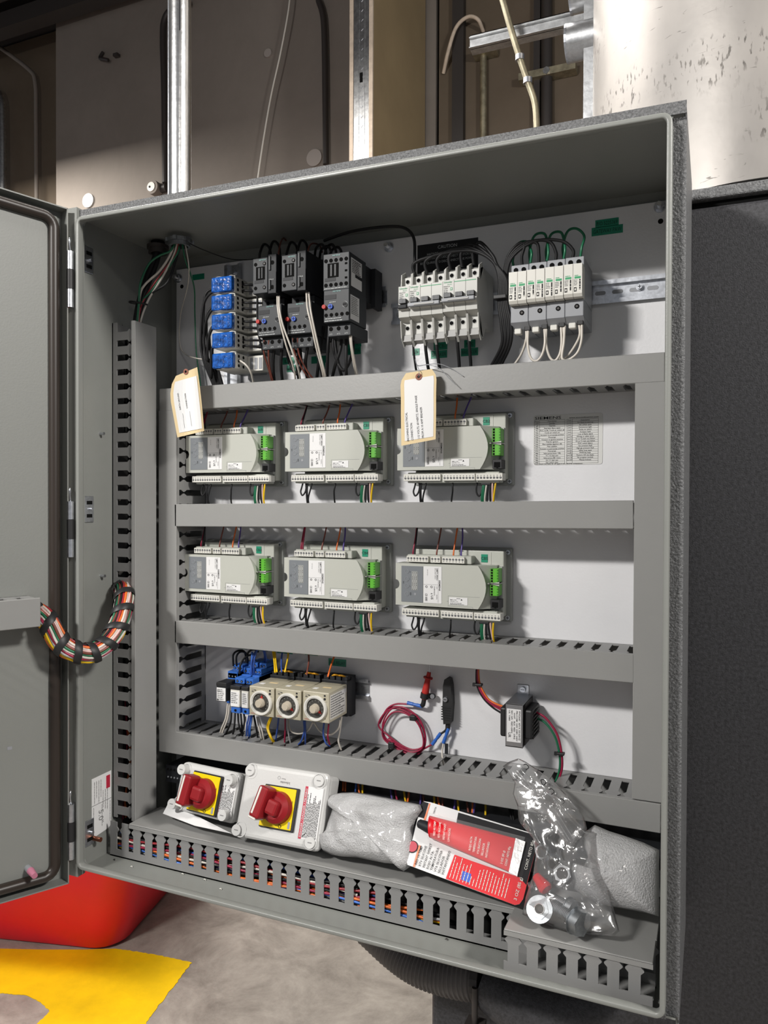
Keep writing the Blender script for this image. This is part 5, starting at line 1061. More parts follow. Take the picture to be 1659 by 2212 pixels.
# ======================= LOWER DEVICE WIRES =======================
LOW = [('yellow', [(592, 1398, .2), (595, 1420, .19), (598, 1452, .175)], 'left yellow wire into the left timer socket'), ('yellow', [(588, 1396, .2), (592, 1425, .19), (594, 1453, .175)], 'second yellow wire into the left timer socket'),
 ('blue', [(611, 1400, .2), (608, 1425, .19), (608, 1452, .175)], 'blue wire into the left timer socket from above'), ('yellow', [(622, 1402, .2), (622, 1420, .19), (615, 1452, .175)], 'right yellow wire into the left timer socket'),
 ('brown', [(666, 1406, .2), (667, 1430, .19), (662, 1458, .175)], 'brown wire into the middle timer socket'), ('orange', [(724, 1412, .2), (716, 1435, .19), (708, 1462, .175)], 'orange wire into the right timer socket'),
 ('yellow', [(584, 1550, .19), (577, 1570, .19), (583, 1590, .185), (589, 1602, .19), (592, 1618, .2)], 'yellow wire below the left timer'), ('yellow', [(587, 1550, .19), (580, 1572, .19), (586, 1592, .185), (592, 1602, .19), (596, 1618, .2)], 'second yellow wire below the left timer'),
 ('blue', [(602, 1550, .19), (599, 1575, .19), (596, 1600, .195), (600, 1615, .2)], 'blue wire below the middle timer'), ('maroon', [(616, 1552, .19), (616, 1580, .19), (615, 1605, .195), (618, 1620, .2)], 'maroon wire below the middle timer'),
 ('grey', [(621, 1552, .19), (622, 1575, .19), (626, 1598, .195), (630, 1615, .2)], 'grey white wire below the middle timer'), ('blue', [(656, 1557, .19), (657, 1580, .19), (650, 1602, .19), (640, 1612, .2)], 'blue wire below the right timer'),
 ('blue', [(659, 1557, .19), (660, 1590, .19), (659, 1610, .2)], 'dark blue wire straight below the right timer'), ('blue', [(700, 1562, .19), (698, 1585, .19), (704, 1605, .19), (712, 1612, .2)], 'blue wire at the right end below the right timer'),
 ('maroon', [(710, 1564, .19), (708, 1590, .19), (712, 1608, .2)], 'red wire at the right end below the right timer'), ('white', [(622, 1553, .195), (628, 1578, .195), (645, 1585, .195), (665, 1578, .195), (676, 1560, .195)], 'white wire looping between the middle and right timers'),
 ('white', [(678, 1560, .195), (692, 1580, .195), (712, 1588, .195), (730, 1575, .195), (735, 1555, .2)], 'white wire looping right of the timers'), ('white', [(738, 1548, .2), (734, 1580, .2), (731, 1600, .2), (737, 1620, .205)], 'black and white marked wire at the right end of the timers'),
 ('white', [(492, 1520, .2), (488, 1550, .195), (478, 1575, .195), (474, 1592, .2)], 'left white wire below the relays'), ('white', [(496, 1522, .2), (492, 1552, .195), (482, 1578, .195), (477, 1594, .2)], 'second white wire below the relays'),
 ('white', [(530, 1548, .2), (531, 1570, .195), (531, 1590, .2)], 'striped white wire below the right relay'), ('white', [(555, 1548, .2), (560, 1575, .195), (566, 1600, .2)], 'white wire left below the left timer'), ('white', [(558, 1548, .2), (566, 1578, .195), (571, 1600, .2)], 'white wire right below the left timer'),
 ('blue', [(538, 1545, .2), (533, 1570, .195), (533, 1598, .2)], 'blue wire below the relays'), ('blue', [(542, 1545, .2), (537, 1572, .195), (538, 1598, .2)], 'second blue wire below the relays'), ('lblue', [(545, 1545, .2), (541, 1570, .195), (540, 1590, .2)], 'light blue wire below the relays'),
 ('blue', [(545, 1460, .19), (544, 1430, .185), (552, 1408, .19), (566, 1402, .2), (572, 1420, .21), (566, 1450, .22)], 'blue wire looping above the relay sockets'), ('blue', [(549, 1458, .19), (549, 1430, .185), (557, 1402, .19), (570, 1400, .2), (575, 1425, .21), (570, 1450, .22)], 'second blue wire looping above the relay sockets'), ('lblue', [(541, 1456, .19), (544, 1420, .185), (545, 1410, .19), (552, 1432, .2)], 'light blue wire looping above the relay sockets')]
for c, pts, lab in LOW: wire('control_wire', U2(pts), .0015, c, lab)
for k, pts in enumerate(([(504, 1438, .2), (504, 1415, .195), (514, 1406, .2), (528, 1408, .21), (532, 1430, .22)], [(511, 1438, .2), (511, 1418, .195), (520, 1408, .2), (532, 1412, .21), (536, 1432, .22)], [(517, 1455, .18), (520, 1435, .18), (530, 1420, .19), (545, 1415, .2), (552, 1430, .22)], [(533, 1430, .2), (536, 1410, .195), (548, 1403, .2), (558, 1408, .21)], [(500, 1535, .2), (498, 1560, .19), (490, 1580, .2), (484, 1592, .2)], [(508, 1538, .2), (506, 1570, .19), (502, 1590, .2), (500, 1602, .2)], [(514, 1540, .2), (516, 1565, .185), (522, 1582, .19), (528, 1560, .195), (527, 1540, .2)], [(520, 1542, .2), (523, 1575, .19), (524, 1598, .2)], [(548, 1545, .2), (553, 1570, .195), (558, 1600, .2)])):
    wire('control_wire', U2(pts), .0018, 'black', f'black wire, {RW[k]}', 'wire', 'black wires around the plug-in relays')
# pairs running from the lowest duct to the terminal strip
cols = ['yellow', 'orange', 'orange', 'lblue', 'orange', 'yellow', 'purple', 'black', 'maroon', 'yellow', 'orange', 'purple', 'brown', 'yellow', 'orange', 'brown', 'purple', 'yellow', 'brown', 'orange', 'purple', 'yellow', 'black', 'black']
xs = [722, 740, 745, 768, 773, 782, 843, 848, 853, 872, 882, 908, 913, 937, 945, 955, 982, 988, 1008, 1020, 1024, 1048, 1100, 1106]
cn = {}
for c, x in zip(cols, xs):
    y = 1677+(x-720)*.165; dx = R_.uniform(-3, 8); cn[c] = cn.get(c, 0)+1
    wire('terminal_wire', U2([(x, y-14, .205), (x+1, y+10, .195), (x+dx, y+42, .188), (x+dx+1, y+62, .183)]), .0017, c, f'{CN(c)} wire running from the lowest duct down to the black terminal strip', 'wire', f'{CN(c)} wires at the black terminal strip')
# wires lying in the floor duct, seen through its slots
FC = ['black', 'orange', 'lblue', 'orange', 'black', 'maroon', 'white', 'black', 'red', 'brown', 'orange', 'yellow', 'grey', 'purple', 'orange', 'black', 'black', 'blue']
for i, c in enumerate(FC):
    z = -.007+(i % 9)*.0038; y = .0865+(i//9)*.005; ph = R_.uniform(0, 6); end = R_.uniform(.50, .66) if i % 9 > 2 else .64
    pts = [Vector((.010+k*.035, y+.0016*math.sin(ph+k*1.3), z+.0055*math.sin(ph*2+k*.55)+zc(.010+k*.035))) for k in range(int(end/.035))]
    wire('duct_wire', pts, .0021, c, f'{CN(c)} wire lying in the floor duct, seen through the slots', 'wire', f'{CN(c)} wires in the floor duct', 6, 4)
m = MB(); m.box(.0, .108, -.008, .70, .12, .040, 'void'); m.box(0, 0, 0, .001, .001, .001, 'void') if False else None
m.v = [(x, y, z+zc(x)) for x, y, z in m.v]; o = m.build('duct_shade'); tag(o, 'dark block in the back of the floor duct, standing in for its shaded interior', 'shade filler', kind='stuff')  # near-black block paints the shade inside the floor duct, no cables modelled here
# wires inside the left wall duct and roof fittings
for c, r, pts, lab in (
    ('black', .0055, [(341, 535, .157), (334, 560, .155), (318, 600, .15), (302, 650, .14), (293, 700, .13), (290, 740, .125)], 'thick black cable from the dark roof locknut to the left wall duct'),
    ('black', .004, [(345, 535, .160), (340, 565, .155), (325, 605, .15), (306, 655, .14), (298, 700, .13), (293, 740, .125)], 'second thick black cable from the dark roof locknut to the left wall duct'),
    ('green', .0019, [(380, 520, .149), (368, 542, .145), (345, 552, .14), (322, 570, .135), (304, 610, .13), (300, 650, .128), (296, 700, .122), (294, 730, .122)], 'outer green wire bowing from the bright roof fitting to the left wall duct'),
    ('white', .0021, [(378, 520, .149), (368, 550, .147), (345, 585, .143), (313, 615, .138), (302, 640, .133), (297, 700, .126), (295, 730, .124)], 'outer white wire from the bright roof fitting to the left wall duct'),
    ('white', .0019, [(384, 520, .150), (376, 550, .148), (350, 600, .146), (322, 645, .142), (305, 690, .132), (301, 730, .126)], 'inner white wire from the bright roof fitting to the left wall duct'),
    ('red', .0019, [(388, 520, .151), (378, 552, .149), (350, 590, .146), (322, 630, .142), (304, 665, .135), (299, 705, .128)], 'dark red wire from the bright roof fitting to the left wall duct'),
    ('green', .0021, [(386, 520, .152), (384, 545, .150), (355, 590, .147), (330, 625, .143), (306, 655, .137), (300, 700, .13)], 'inner green wire from the bright roof fitting to the left wall duct'),
    ('black', .0022, [(392, 520, .152), (380, 560, .151), (362, 610, .149), (330, 632, .144), (309, 660, .138), (303, 710, .13)], 'black wire from the bright roof fitting to the left wall duct'),
    ('black', .0009, [(402, 522, .152), (440, 540, .17), (500, 560, .2), (560, 560, .23)], 'thin black wire from the roof fitting towards the contactors')):
    wire('incoming_wire', U2(pts), r, c, lab)
m = MB(); q = U(293, 654, .133); m.tube([q+Vector((-.013, 0, .002)), q+Vector((0, -.009, 0)), q+Vector((.018, -.006, -.004)), q+Vector((.020, .006, -.004)), q+Vector((0, .01, 0))], .0018, 'black', 6, closed=True); m.v = [(a-q.x, b_-q.y, c-q.z) for a, b_, c in m.v]
o = m.build('cable_tie', None, q); tag(o, 'black cable tie round the incoming wires above the left wall duct', 'cable tie')
# a few wires showing in the left wall duct slots
for k, (px, y0, y1, c) in enumerate(((262, 700, 1260, 'black'), (268, 1500, 1790, 'maroon'), (259, 1600, 1800, 'brown'), (275, 1560, 1800, 'orange'), (255, 700, 1790, 'black'), (272, 720, 1790, 'black'))):
    a = U(px, y0, .125); b_ = U(px, y1, .125); wire('duct_wire', [a, (a*2+b_)/3+Vector((.004, .004, 0)), (a+b_*2)/3+Vector((-.004, 0, 0)), b_], .0022, c, f'{c} wire inside the left wall duct behind its slots', 'wire', f'{c} wires in the left wall duct')
for k, (px, py) in enumerate(((258, 917), (262, 1076), (262, 1234))):
    a = U(px, py, .112); wire('duct_wire', [a+Vector((-.004, 0, -.004)), a, a+Vector((.005, .004, .006))], .0018 if k < 2 else .004, 'white', ('short white wire end showing in an upper slot of the left wall duct', 'short white wire end showing in a middle slot of the left wall duct', 'broad white wire end in the slot just above the wire harness')[k])
m = MB(); a = U(262, 1000, .150); m.box(-.0135, .1400, .052, .030, .1412, .90, 'void'); o = m.build('duct_shade'); tag(o, 'dark plate in the back of the left wall duct, standing in for shade behind its slots', 'shade filler', kind='stuff')  # near-black plate paints the dark interior seen through the slots
# ---- door harness ----
hq = [(80, 1322, -.055), (105, 1345, -.055), (130, 1388, -.045), (165, 1408, -.028), (200, 1410, -.005), (232, 1388, .020), (256, 1350, .045), (266, 1310, .065), (268, 1282, .085), (262, 1270, .108)]
HP = U2(hq); hn = thing('wire_harness', 'thick loom of coloured wires looping from the door duct to the left wall duct', 'wire harness', HP[0])
S_ = spline([p-HP[0] for p in HP], 8); NN = len(S_); fr = []; prev = None
for i, q in enumerate(S_):
    d = (S_[min(i+1, NN-1)]-S_[max(i-1, 0)]).normalized(); a = (Vector((0, 0, 1)) if prev is None else prev); a = (a-d*a.dot(d)).normalized(); prev = a; fr.append((a, d.cross(a)))
hc = ['white', 'pink', 'brown', 'green', 'white', 'maroon', 'grey', 'yellow', 'yellow', 'orange', 'orange', 'orange', 'red', 'orange', 'yellow', 'grey', 'red', 'white', 'maroon', 'white', 'black', 'green', 'brown', 'black', 'red', 'orange']
for k, c in enumerate(hc):
    t0 = 2*math.pi*k/len(hc); m = MB(); P = []
    for i, q in enumerate(S_):
        t = t0+.5*i/NN; rr = .0135+.0010*math.sin(k*2.1+i*.4); P.append(q+(fr[i][0]*math.cos(t)+fr[i][1]*math.sin(t))*rr)
    m.tube(P, .0020, WIRE[c], 6, sub=0); m.build('strand', hn)
m = MB(); m.tube(S_, .0118, 'black', 12, sub=0); m.build('inner_strands', hn)
m = MB()
P = []; n = 9*24
for i in range(n):
    u = .02+.96*i/n*(NN-1); f = u/(1) ; i0 = int(u); i1 = min(i0+1, NN-1); q = S_[i0].lerp(S_[i1], u-i0); t = 2*math.pi*i/24; a, b_ = fr[i0]; P.append((q+(a*math.cos(t)+b_*math.sin(t))*.0172, (S_[min(i0+1, NN-1)]-S_[max(i0-1, 0)]).normalized(), (a*math.cos(t)+b_*math.sin(t))))
vs = []
for q, d, nn_ in P: vs += [q-d*.0062, q-d*.004+nn_*.0008, q+d*.004+nn_*.0008, q+d*.0062]
m.add(vs, [(4*i+k, 4*i+4+k, 4*i+5+k, 4*i+1+k) for i in range(len(P)-1) for k in range(3)], 'black', True); m.build('spiral_wrap', hn)
# ======================= LOWER PANEL ITEMS =======================
# test probe
q = U(922, 1492, .236); pr_ = thing('test_probe', 'red test probe clipped upright to the panel', 'probe', q)
k_ = 1/1.56e3
a = U(928, 1432, .236)-q; b_ = U(927, 1452, .236)-q; c_ = U(919, 1495, .236)-q
m = MB(); m.cyl(b_, a, .0009, 'steel', 8, r2=.0003); m.build('needle', pr_)
m = MB(); m.cyl(c_, b_, .0062, 'redb', 14, r2=.0032); e = b_.lerp(c_, .25); m.cyl(e, e+(c_-b_).normalized()*.002, .0078, 'redb', 14); m.cyl(c_, c_+(c_-b_)*.35, .0058, 'redb', 14, r2=.005); m.build('grip', pr_)
m = MB(); m.tube([c_+(c_-b_)*.35, c_+(c_-b_)*.6, U(912, 1524, .238)-q], .004, 'black', 8); m.build('strain_relief', pr_)
m = MB(); e = c_+(c_-b_)*.05; m.cyl(e, e+(c_-b_)*.26, .0072, 'black', 14); f = U(937, 1502, .246)-q; m.box(e.x, .004, e.z-.0095, f.x, .0062, e.z-.001, 'black'); m.cyl((f.x, .0045, e.z-.005), (f.x, .0065, e.z-.005), .0048, 'black', 14); m.cyl((f.x, .002, e.z-.005), (f.x, .0045, e.z-.005), .0038, 'zinc', 14); m.build('cable_clamp', pr_)
q = U(868, 1572, .24); rc = thing('coiled_lead', 'dark red test lead coiled and tied on the panel', 'lead', q)
m = MB(); P = []
base_ = [(-50, -10), (-30, -42), (0, -44), (33, -20), (48, 18), (44, 45), (18, 53), (-12, 40), (-38, 20)]
for turn in range(4):
    sc_ = (1, .93, .99, .88)[turn]
    for x, y in base_: P.append(U(870+x*sc_+(0, 4, -3, 2)[turn], 1573+y*sc_+(0, -3, 3, 5)[turn], .240-.003*(turn % 2)-.001*turn)-q)
m.tube([U(882, 1521, .238)-q, U(855, 1521, .238)-q, U(835, 1533, .238)-q]+P+[U(895, 1628, .238)-q, U(915, 1618, .238)-q, U(933, 1608, .238)-q], .0015, WIRE['maroon'], 8, sub=5); m.build('lead_wire', rc)
for px, py, dx, dy in ((893, 1550, 5, 5), (847, 1609, 5, 6)):
    a = U(px-dx, py+dy, .236)-q; b_ = U(px+dx, py-dy, .236)-q; m = MB(); m.box(min(a.x, b_.x)-.001, -.010, min(a.z, b_.z), max(a.x, b_.x)+.001, .002, max(a.z, b_.z), 'black', .001); m.build('tie', rc)
for a, b_, lab in ((U(880, 1518, .238), U(912, 1526, .238), 'blue crimp sleeve below the red probe'), (U(952, 1584, .238), U(934, 1608, .238), 'left blue crimp sleeve under the black clip'), (U(969, 1573, .238), U(958, 1605, .238), 'right blue crimp sleeve under the black clip')):
    d = b_-a; m = MB(); m.cyl((0, 0, 0), d*.38, .0030, 'sleeve', 12); m.cyl(d*.38, d*.62, .0025, 'sleeve', 12); m.cyl(d*.62, d, .0030, 'sleeve', 12); o = m.build('crimp_sleeve', None, a); tag(o, lab, 'crimp sleeve')
q = U(968, 1510, .240); cl = thing('test_clip', 'black alligator test clip screwed upright to the panel', 'clip', q)
o_ = lambda px, py: ((U(px, py, .240)-q).x, (U(px, py, .240)-q).z)
m = MB(); m.prism([o_(*c) for c in ((961, 1562), (959, 1530), (960, 1480), (963, 1466), (968, 1463), (974, 1466), (977, 1480), (979, 1520), (976, 1560))], (0, -.008, 0), X3, Z3, (0, .016, 0), 'black')
for k in range(6): a = o_(968, 1480-0+k*0)[0]; m.box(a-.0085, -.0095, -.012-k*.004, a+.0085, -.0075, -.0105-k*.004, 'black')
m.box(o_(965, 1490)[0], -.0092, o_(0, 1492)[1], o_(972, 1490)[0], -.008, o_(0, 1475)[1], 'cont2'); m.build('clip_jaw', cl)
m = MB(); a = o_(966, 1508); m.cyl((a[0], -.008, a[1]), (a[0], -.011, a[1]), .0038, 'zinc', 14); m.box(a[0]-.0025, -.0113, a[1]-.0004, a[0]+.0025, -.011, a[1]+.0004, 'void'); m.build('screw', cl)
m = MB(); a = U(968, 1560, .240)-q; m.cyl(a, a+Vector((-.0005, 0, -.012)), .0042, 'black', 12); m.build('clip_boot', cl)
wire('clip_wire', U2([(966, 1568, .240), (962, 1578, .240), (951, 1586, .239)]), .0018, 'black', 'left black wire below the black clip')
wire('clip_wire', U2([(970, 1568, .240), (970, 1576, .239)]), .0018, 'black', 'right short black wire below the black clip')
wire('clip_wire', U2([(958, 1604, .238), (955, 1625, .236), (957, 1645, .225), (960, 1658, .215)]), .0015, 'white', 'white wire from the right crimp sleeve into the duct')
for c, dx in (('maroon', 0), ('black', -4), ('orange', 5), ('maroon', 3)):
    k = ['maroon', 'black', 'orange'].index(c)+(1 if dx == 3 else 0)
    wire('transformer_wire', U2([(1033+dx*.4, 1430, .215), (1031+dx*.5, 1455, .215), (1034+dx*.8, 1482, .215), (1048+dx, 1508, .215), (1066+dx*.5, 1524-dx, .215), (1086, 1535-dx*1.8, .215)]), .0016, c, ('dark red wire from the duct to the transformer', 'black wire from the duct to the transformer', 'orange wire from the duct to the transformer', 'dark red wire from the duct to the transformer')[k if dx != 3 else 0], 'wire', 'dark red transformer supply wires' if c == 'maroon' else None)
for c, dx in (('maroon', 0), ('green', -5)):
    wire('transformer_wire', U2([(1158, 1538-dx*2.4, .215), (1180+dx*.3, 1552-dx*2, .213), (1203+dx, 1585-dx, .213), (1213+dx, 1625, .215), (1214+dx, 1660, .22), (1205+dx, 1688, .22), (1196+dx, 1705, .215)]), .0017, c, f"{'dark red' if c == 'maroon' else 'green'} wire bowing from the transformer down to the duct")
for px, py, lab in ((1034, 1479, 'black cable tie on the wires above the transformer'), (1211, 1628, 'black cable tie on the green and red transformer wires')):
    q = U(px, py, .213); m = MB(); m.box(-.0058, -.004, -.002, .0058, .005, .002, 'black', .001); m.box(-.009, -.004, -.0025, -.005, .0, .0025, 'black'); o = m.build('cable_tie', None, q); tag(o, lab, 'cable tie')
# ======================= TAGS =======================
def card(lab, Lf, Rt, yb_, bow, inset, txt, tdir, hole):
    """Lf, Rt: pixel polylines of the left and right edge, top to bottom"""
    q = U(*Lf[0], yb_); t = thing('card_tag', lab, 'tag', q); nr = 10; nc = 8
    def pl(P, f):
        f *= len(P)-1; i = min(int(f), len(P)-2); g = f-i; return (P[i][0]+(P[i+1][0]-P[i][0])*g, P[i][1]+(P[i+1][1]-P[i][1])*g)
    def sheet(f0, f1, g0, g1, off, th, mt, nm, chamf):
        m = MB(); vs = []
        for s in (0, 1):
            for i in range(nr+1):
                f = f0+(f1-f0)*i/nr; a = pl(Lf, f); b = pl(Rt, f)
                for k in range(nc+1):
                    g = g0+(g1-g0)*k/nc; px, py = a[0]+(b[0]-a[0])*g, a[1]+(b[1]-a[1])*g; v = U(px, py, yb_+bow(px, py)+off+s*th)-q; vs.append(v)
        n = (nr+1)*(nc+1); fs = []
        for i in range(nr):
            for k in range(nc):
                c = i*(nc+1)+k; fs += [(c, c+nc+1, c+nc+2, c+1), (n+c, n+c+1, n+c+nc+2, n+c+nc+1)]
        for i in range(nr):
            c = i*(nc+1); fs += [(c, n+c, n+c+nc+1, c+nc+1), (c+nc, c+2*nc+1, n+c+2*nc+1, n+c+nc)]
        for k in range(nc): fs += [(k, k+1, n+k+1, n+k), (nr*(nc+1)+k, n+nr*(nc+1)+k, n+nr*(nc+1)+k+1, nr*(nc+1)+k+1)]
        m.add(vs, fs, mt); m.build(nm, t)
    sheet(0, 1, 0, 1, 0, .0006, 'manila', 'card', 1); sheet(inset[0], inset[1], .10, .93, -.0005, .0004, 'white', 'sticker', 0)
    m = MB()
    for s, (x, y), h, w in txt:
        a = U(x, y, yb_+bow(x, y)-(.0012 if yb_ > .14 else .0026))-q; u = (U(x+tdir[0]*8, y+tdir[1]*8, yb_+bow(x+tdir[0]*8, y+tdir[1]*8)-(.0012 if yb_ > .14 else .0026))-q-a).normalized(); v = Vector((0, 1, 0)).cross(u)*-1
        v = u.cross(Vector((0, 1, 0)))
        if s == '-':
            n = Vector((.0002, 0, 0)); m.quad(a-n, a+n, a+n+u*w, a-n+u*w, 'ink')
        else: m.text(s, a, u, -v if v.x > 0 else v, h, 'ink', w=w)
    nv = []
    for a in m.v:      # print lies on the bowed sheet
        d = q+Vector(a)-CAM; z = d.dot(fw); px = CX+F*d.dot(RT)/z; py = CY-F*d.dot(UP)/z; nv.append(tuple(U(px, py, yb_+bow(px, py)-.0008)-q))
    m.v = nv; m.build('lettering', t)
    m = MB(); x, y, r = hole; a = U(x, y, yb_+bow(x, y))-q; m.ring(a+Vector((0, -.0004, 0)), Vector((0, -1, 0)), .0022, r, .0008, mat('brown eyelet', (.22, .07, .04), .6), 18); m.cyl(a+Vector((0, -.0006, 0)), a+Vector((0, -.0009, 0)), .0022, 'void', 12); m.build('eyelet', t)
    return t
card('manila card tag about incoming electrical connection, hanging from a breaker wire', [(877, 806), (865, 825), (866, 860), (866, 900), (867, 963)], [(933, 797), (943, 812), (942, 850), (942, 900), (941, 949)], .145, lambda x, y: 0, (.22, .965),
     [('INCOMING ELECTRICAL', (884, 953), .0033, .044), ('CONNECTION:', (893, 951), .0033, .027), ('115 VOLTS, 60 HERTZ, SINGLE PHASE', (907, 948), .0033, .066), ('FROM A 10 AMP BREAKER', (916, 946), .0033, .047)], (-.07, -1), (905, 814, .0052))
m = MB(); q = U(905, 815, .143)
m.tube([Vector((0, 0, 0)), U(905, 800, .141)-q, U(899, 785, .165)-q, U(897, 776, .180)-q, U(903, 790, .165)-q, U(925, 788, .150)-q, U(950, 796, .15)-q, U(968, 815, .152)-q, U(984, 831, .152)-q], .0005, 'greyplas', 6); m.tube([U(903, 790, .165)-q, U(945, 786, .16)-q, U(975, 796, .16)-q, U(1000, 812, .16)-q], .0005, 'greyplas', 6)
o = m.build('tag_wire', None, q); tag(o, 'thin wire twist holding the card tag under the breakers', 'wire')
card('curled manila card tag reading earth ground connection beside the left controller', [(380, 812), (371, 830), (368, 850), (369, 868), (374, 895), (383, 945)], [(426, 793), (429, 815), (432, 838), (435, 865), (438, 895), (441, 931)], .128, lambda x, y: .014*((x-405)/35)**2, (.16, .965),
     [('EARTH GROUND', (391, 885), .0030, .030), ('CONNECTION', (406, 882), .0030, .026), ('-', (399, 925), .0028, .026), ('-', (414, 921), .0028, .026)], (-.14, -1), (402, 803, .0050))
# ======================= LOOSE THINGS ON THE FLOOR DUCT =======================
from mathutils import noise as NZ
def pillow(name, outline, yf_, thick, lab, cat, mt, amp=.004, sc=30, rings=14, seg=4, sink=.6, parent=None, seed=0, pw=2.2, ridge=0):
    """closed soft body: outline in (px, py) on the leaning surface given by yf_(py); thickness bulges to the viewer"""
    n0 = len(outline); ol = []
    for i in range(n0):
        a = outline[i]; b = outline[(i+1) % n0]
        for k in range(seg): ol.append((a[0]+(b[0]-a[0])*k/seg, a[1]+(b[1]-a[1])*k/seg))
    cx = sum(p[0] for p in ol)/len(ol); cy = sum(p[1] for p in ol)/len(ol); O = U(cx, cy, yf_(cy)); N = len(ol)
    e1 = U(cx+60, cy, yf_(cy))-U(cx-60, cy, yf_(cy)); e2 = U(cx, cy-60, yf_(cy-60))-U(cx, cy+60, yf_(cy+60)); nn = e1.cross(e2).normalized(); 
    if nn.y > 0: nn = -nn
    vs = []; fs = []; idx = []
    for side in (1, -1):
        rows = []
        for r in range(rings+1):
            f = 1-r/rings; row = []
            if r == rings: 
                q = O+nn*(thick*(1 if side > 0 else -sink)); d = NZ.noise((q+Vector((seed, 0, 0)))*sc)*amp*2; vs.append(q+nn*d*side); rows.append([len(vs)-1]); continue
            for k in range(N):
                px = cx+(ol[k][0]-cx)*f; py = cy+(ol[k][1]-cy)*f; q = U(px, py, yf_(py)); h = (1-f**pw)**.55*thick*(1 if side > 0 else -sink)
                d = (NZ.noise((q+Vector((seed, 0, 0)))*sc)+.5*NZ.noise((q+Vector((seed, 3, 0)))*sc*2.7))*amp*(1-f**6)
                if ridge: d += abs(NZ.noise((q+Vector((seed, 9, 0)))*sc*.8))*ridge*(1-f**8)
                if r == 0 and side < 0: row.append(rows0[k]); continue
                vs.append(q+nn*(h+d)); row.append(len(vs)-1)
            rows.append(row)
            if r == 0 and side > 0: rows0 = row
        for r in range(rings):
            A, B = rows[r], rows[r+1]
            for k in range(N):
                k2 = (k+1) % N
                f_ = (A[k], A[k2], B[0]) if len(B) == 1 else (A[k], A[k2], B[k2], B[k])
                fs.append(f_ if side < 0 else f_[::-1])
    m = MB(); m.add([v-O for v in vs], fs, mt, True); o = m.build(name, parent, O if parent is None else None)
    if parent is None: tag(o, lab, cat)
    return o
lean = lambda y0, y1, a, b: (lambda py: a+(b-a)*(py-y0)/(y1-y0))
pillow('foam_packet', [(706, 1722), (716, 1716), (738, 1712), (765, 1711), (800, 1716), (840, 1724), (870, 1730), (890, 1734), (908, 1738), (912, 1750), (898, 1770), (892, 1790), (892, 1815), (893, 1840), (886, 1872), (872, 1882), (862, 1870), (852, 1866), (830, 1864), (800, 1858), (770, 1852), (738, 1850), (715, 1846), (698, 1838), (684, 1820), (680, 1808), (696, 1806), (705, 1795), (712, 1770), (722, 1745), (708, 1736)], lean(1715, 1880, .135, .085), .024, 'white foam wrapped packet leaning on the floor duct beside the switch boxes', 'packet', 'foam', .0055, 34, 18, 3, sink=.5, pw=4, ridge=.006)
pillow('foam_roll', [(1262, 1798), (1285, 1782), (1315, 1795), (1350, 1806), (1390, 1820), (1424, 1836), (1424, 1880), (1424, 1930), (1423, 1980), (1395, 1972), (1360, 1965), (1320, 1958), (1290, 1950), (1262, 1938), (1240, 1920), (1232, 1890), (1236, 1862), (1262, 1868), (1270, 1850), (1262, 1825)], lean(1790, 1985, .125, .085), .034, 'large white foam wrapped roll in the right corner of the cabinet', 'packet', 'foam', .004, 22, 16, 4, sink=.55, seed=4, pw=1.8)
# silicone card
cO, cA, cB = U(880, 1866, .082), U(1121, 1953, .072), U(915, 1733, .135)
cu, cv, cn_ = frame3(cO, cA, cB)
if cn_.y > 0: cn_ = -cn_
def CP(px, py, lift=0):
    d = ray(px, py); t = ((cO-CAM).dot(cn_)+lift)/d.dot(cn_); q = CAM+d*t-cO; return Vector((q.dot(cu), q.dot(cv), lift))
sc = thing('silicone_package', 'red silicone gasket maker package lying on the floor duct', 'package', cO, (cu, cv, cn_))
def poly(m, pts, lift, mt, th=0):
    P = [CP(*p, lift) for p in pts]
    if th: m.prism([(p.x, p.y) for p in P], (0, 0, lift-th), X3, Y3, (0, 0, th), mt)
    else: m.add([tuple(p) for p in P], [list(range(len(P)))], mt)
m = MB(); poly(m, [(879, 1862), (880, 1868), (1112, 1955), (1122, 1953), (1130, 1942), (1163, 1815), (1161, 1806), (1150, 1800), (930, 1733), (916, 1731), (909, 1740)], 0, 'white', .0012)
m.build('backing_card', sc)
m = MB()
poly(m, [(918, 1731), (990, 1755), (988, 1768), (984, 1775), (913, 1752)], .0004, 'white'); poly(m, [(990, 1755), (1150, 1802), (1161, 1812), (1130, 1905), (984, 1790), (988, 1765)], .0005, 'ink'); poly(m, [(909, 1740), (914, 1731), (926, 1735), (916, 1768), (903, 1764)], .0006, 'ink'); poly(m, [(927, 1735), (930, 1736), (919, 1772), (915, 1771)], .0008, WIRE['orange'])
poly(m, [(982, 1846), (1020, 1860), (1128, 1897), (1152, 1830), (1163, 1815), (1130, 1942), (1122, 1953), (1112, 1955), (963, 1898)], .0009, 'redc'); poly(m, [(1150, 1800), (1161, 1806), (1163, 1815), (1137, 1912), (1122, 1895)], .0010, 'ink'); poly(m, [(1000, 1881), (1018, 1888), (1014, 1907), (996, 1900)], .0012, 'blueb'); poly(m, [(892, 1872), (905, 1825), (909, 1827), (896, 1873)], .0012, WIRE['orange'])
c0 = CP(891, 1829, .001); m.cyl((c0.x, c0.y, .001), (c0.x, c0.y, .0016), .0085, 'ink', 20); m.cyl((c0.x, c0.y, .0016), (c0.x, c0.y, .002), .0074, 'redlab', 20); m.text('RED', (c0.x-.004, c0.y-.001, .0021), Y3, -X3, .003, 'white', w=.008)
m.build('card_print', sc)
def ctext(s, px, py, h, w, mt, lift=.0014, bold=True, dirv=(0, 1)):
    a = CP(px, py, lift); u = Vector((dirv[0], dirv[1], 0)).normalized(); v = Vector((-u.y, u.x, 0)); TM.text(s, a, u, v, h, mt, w=w, bold=bold)
TM = MB()
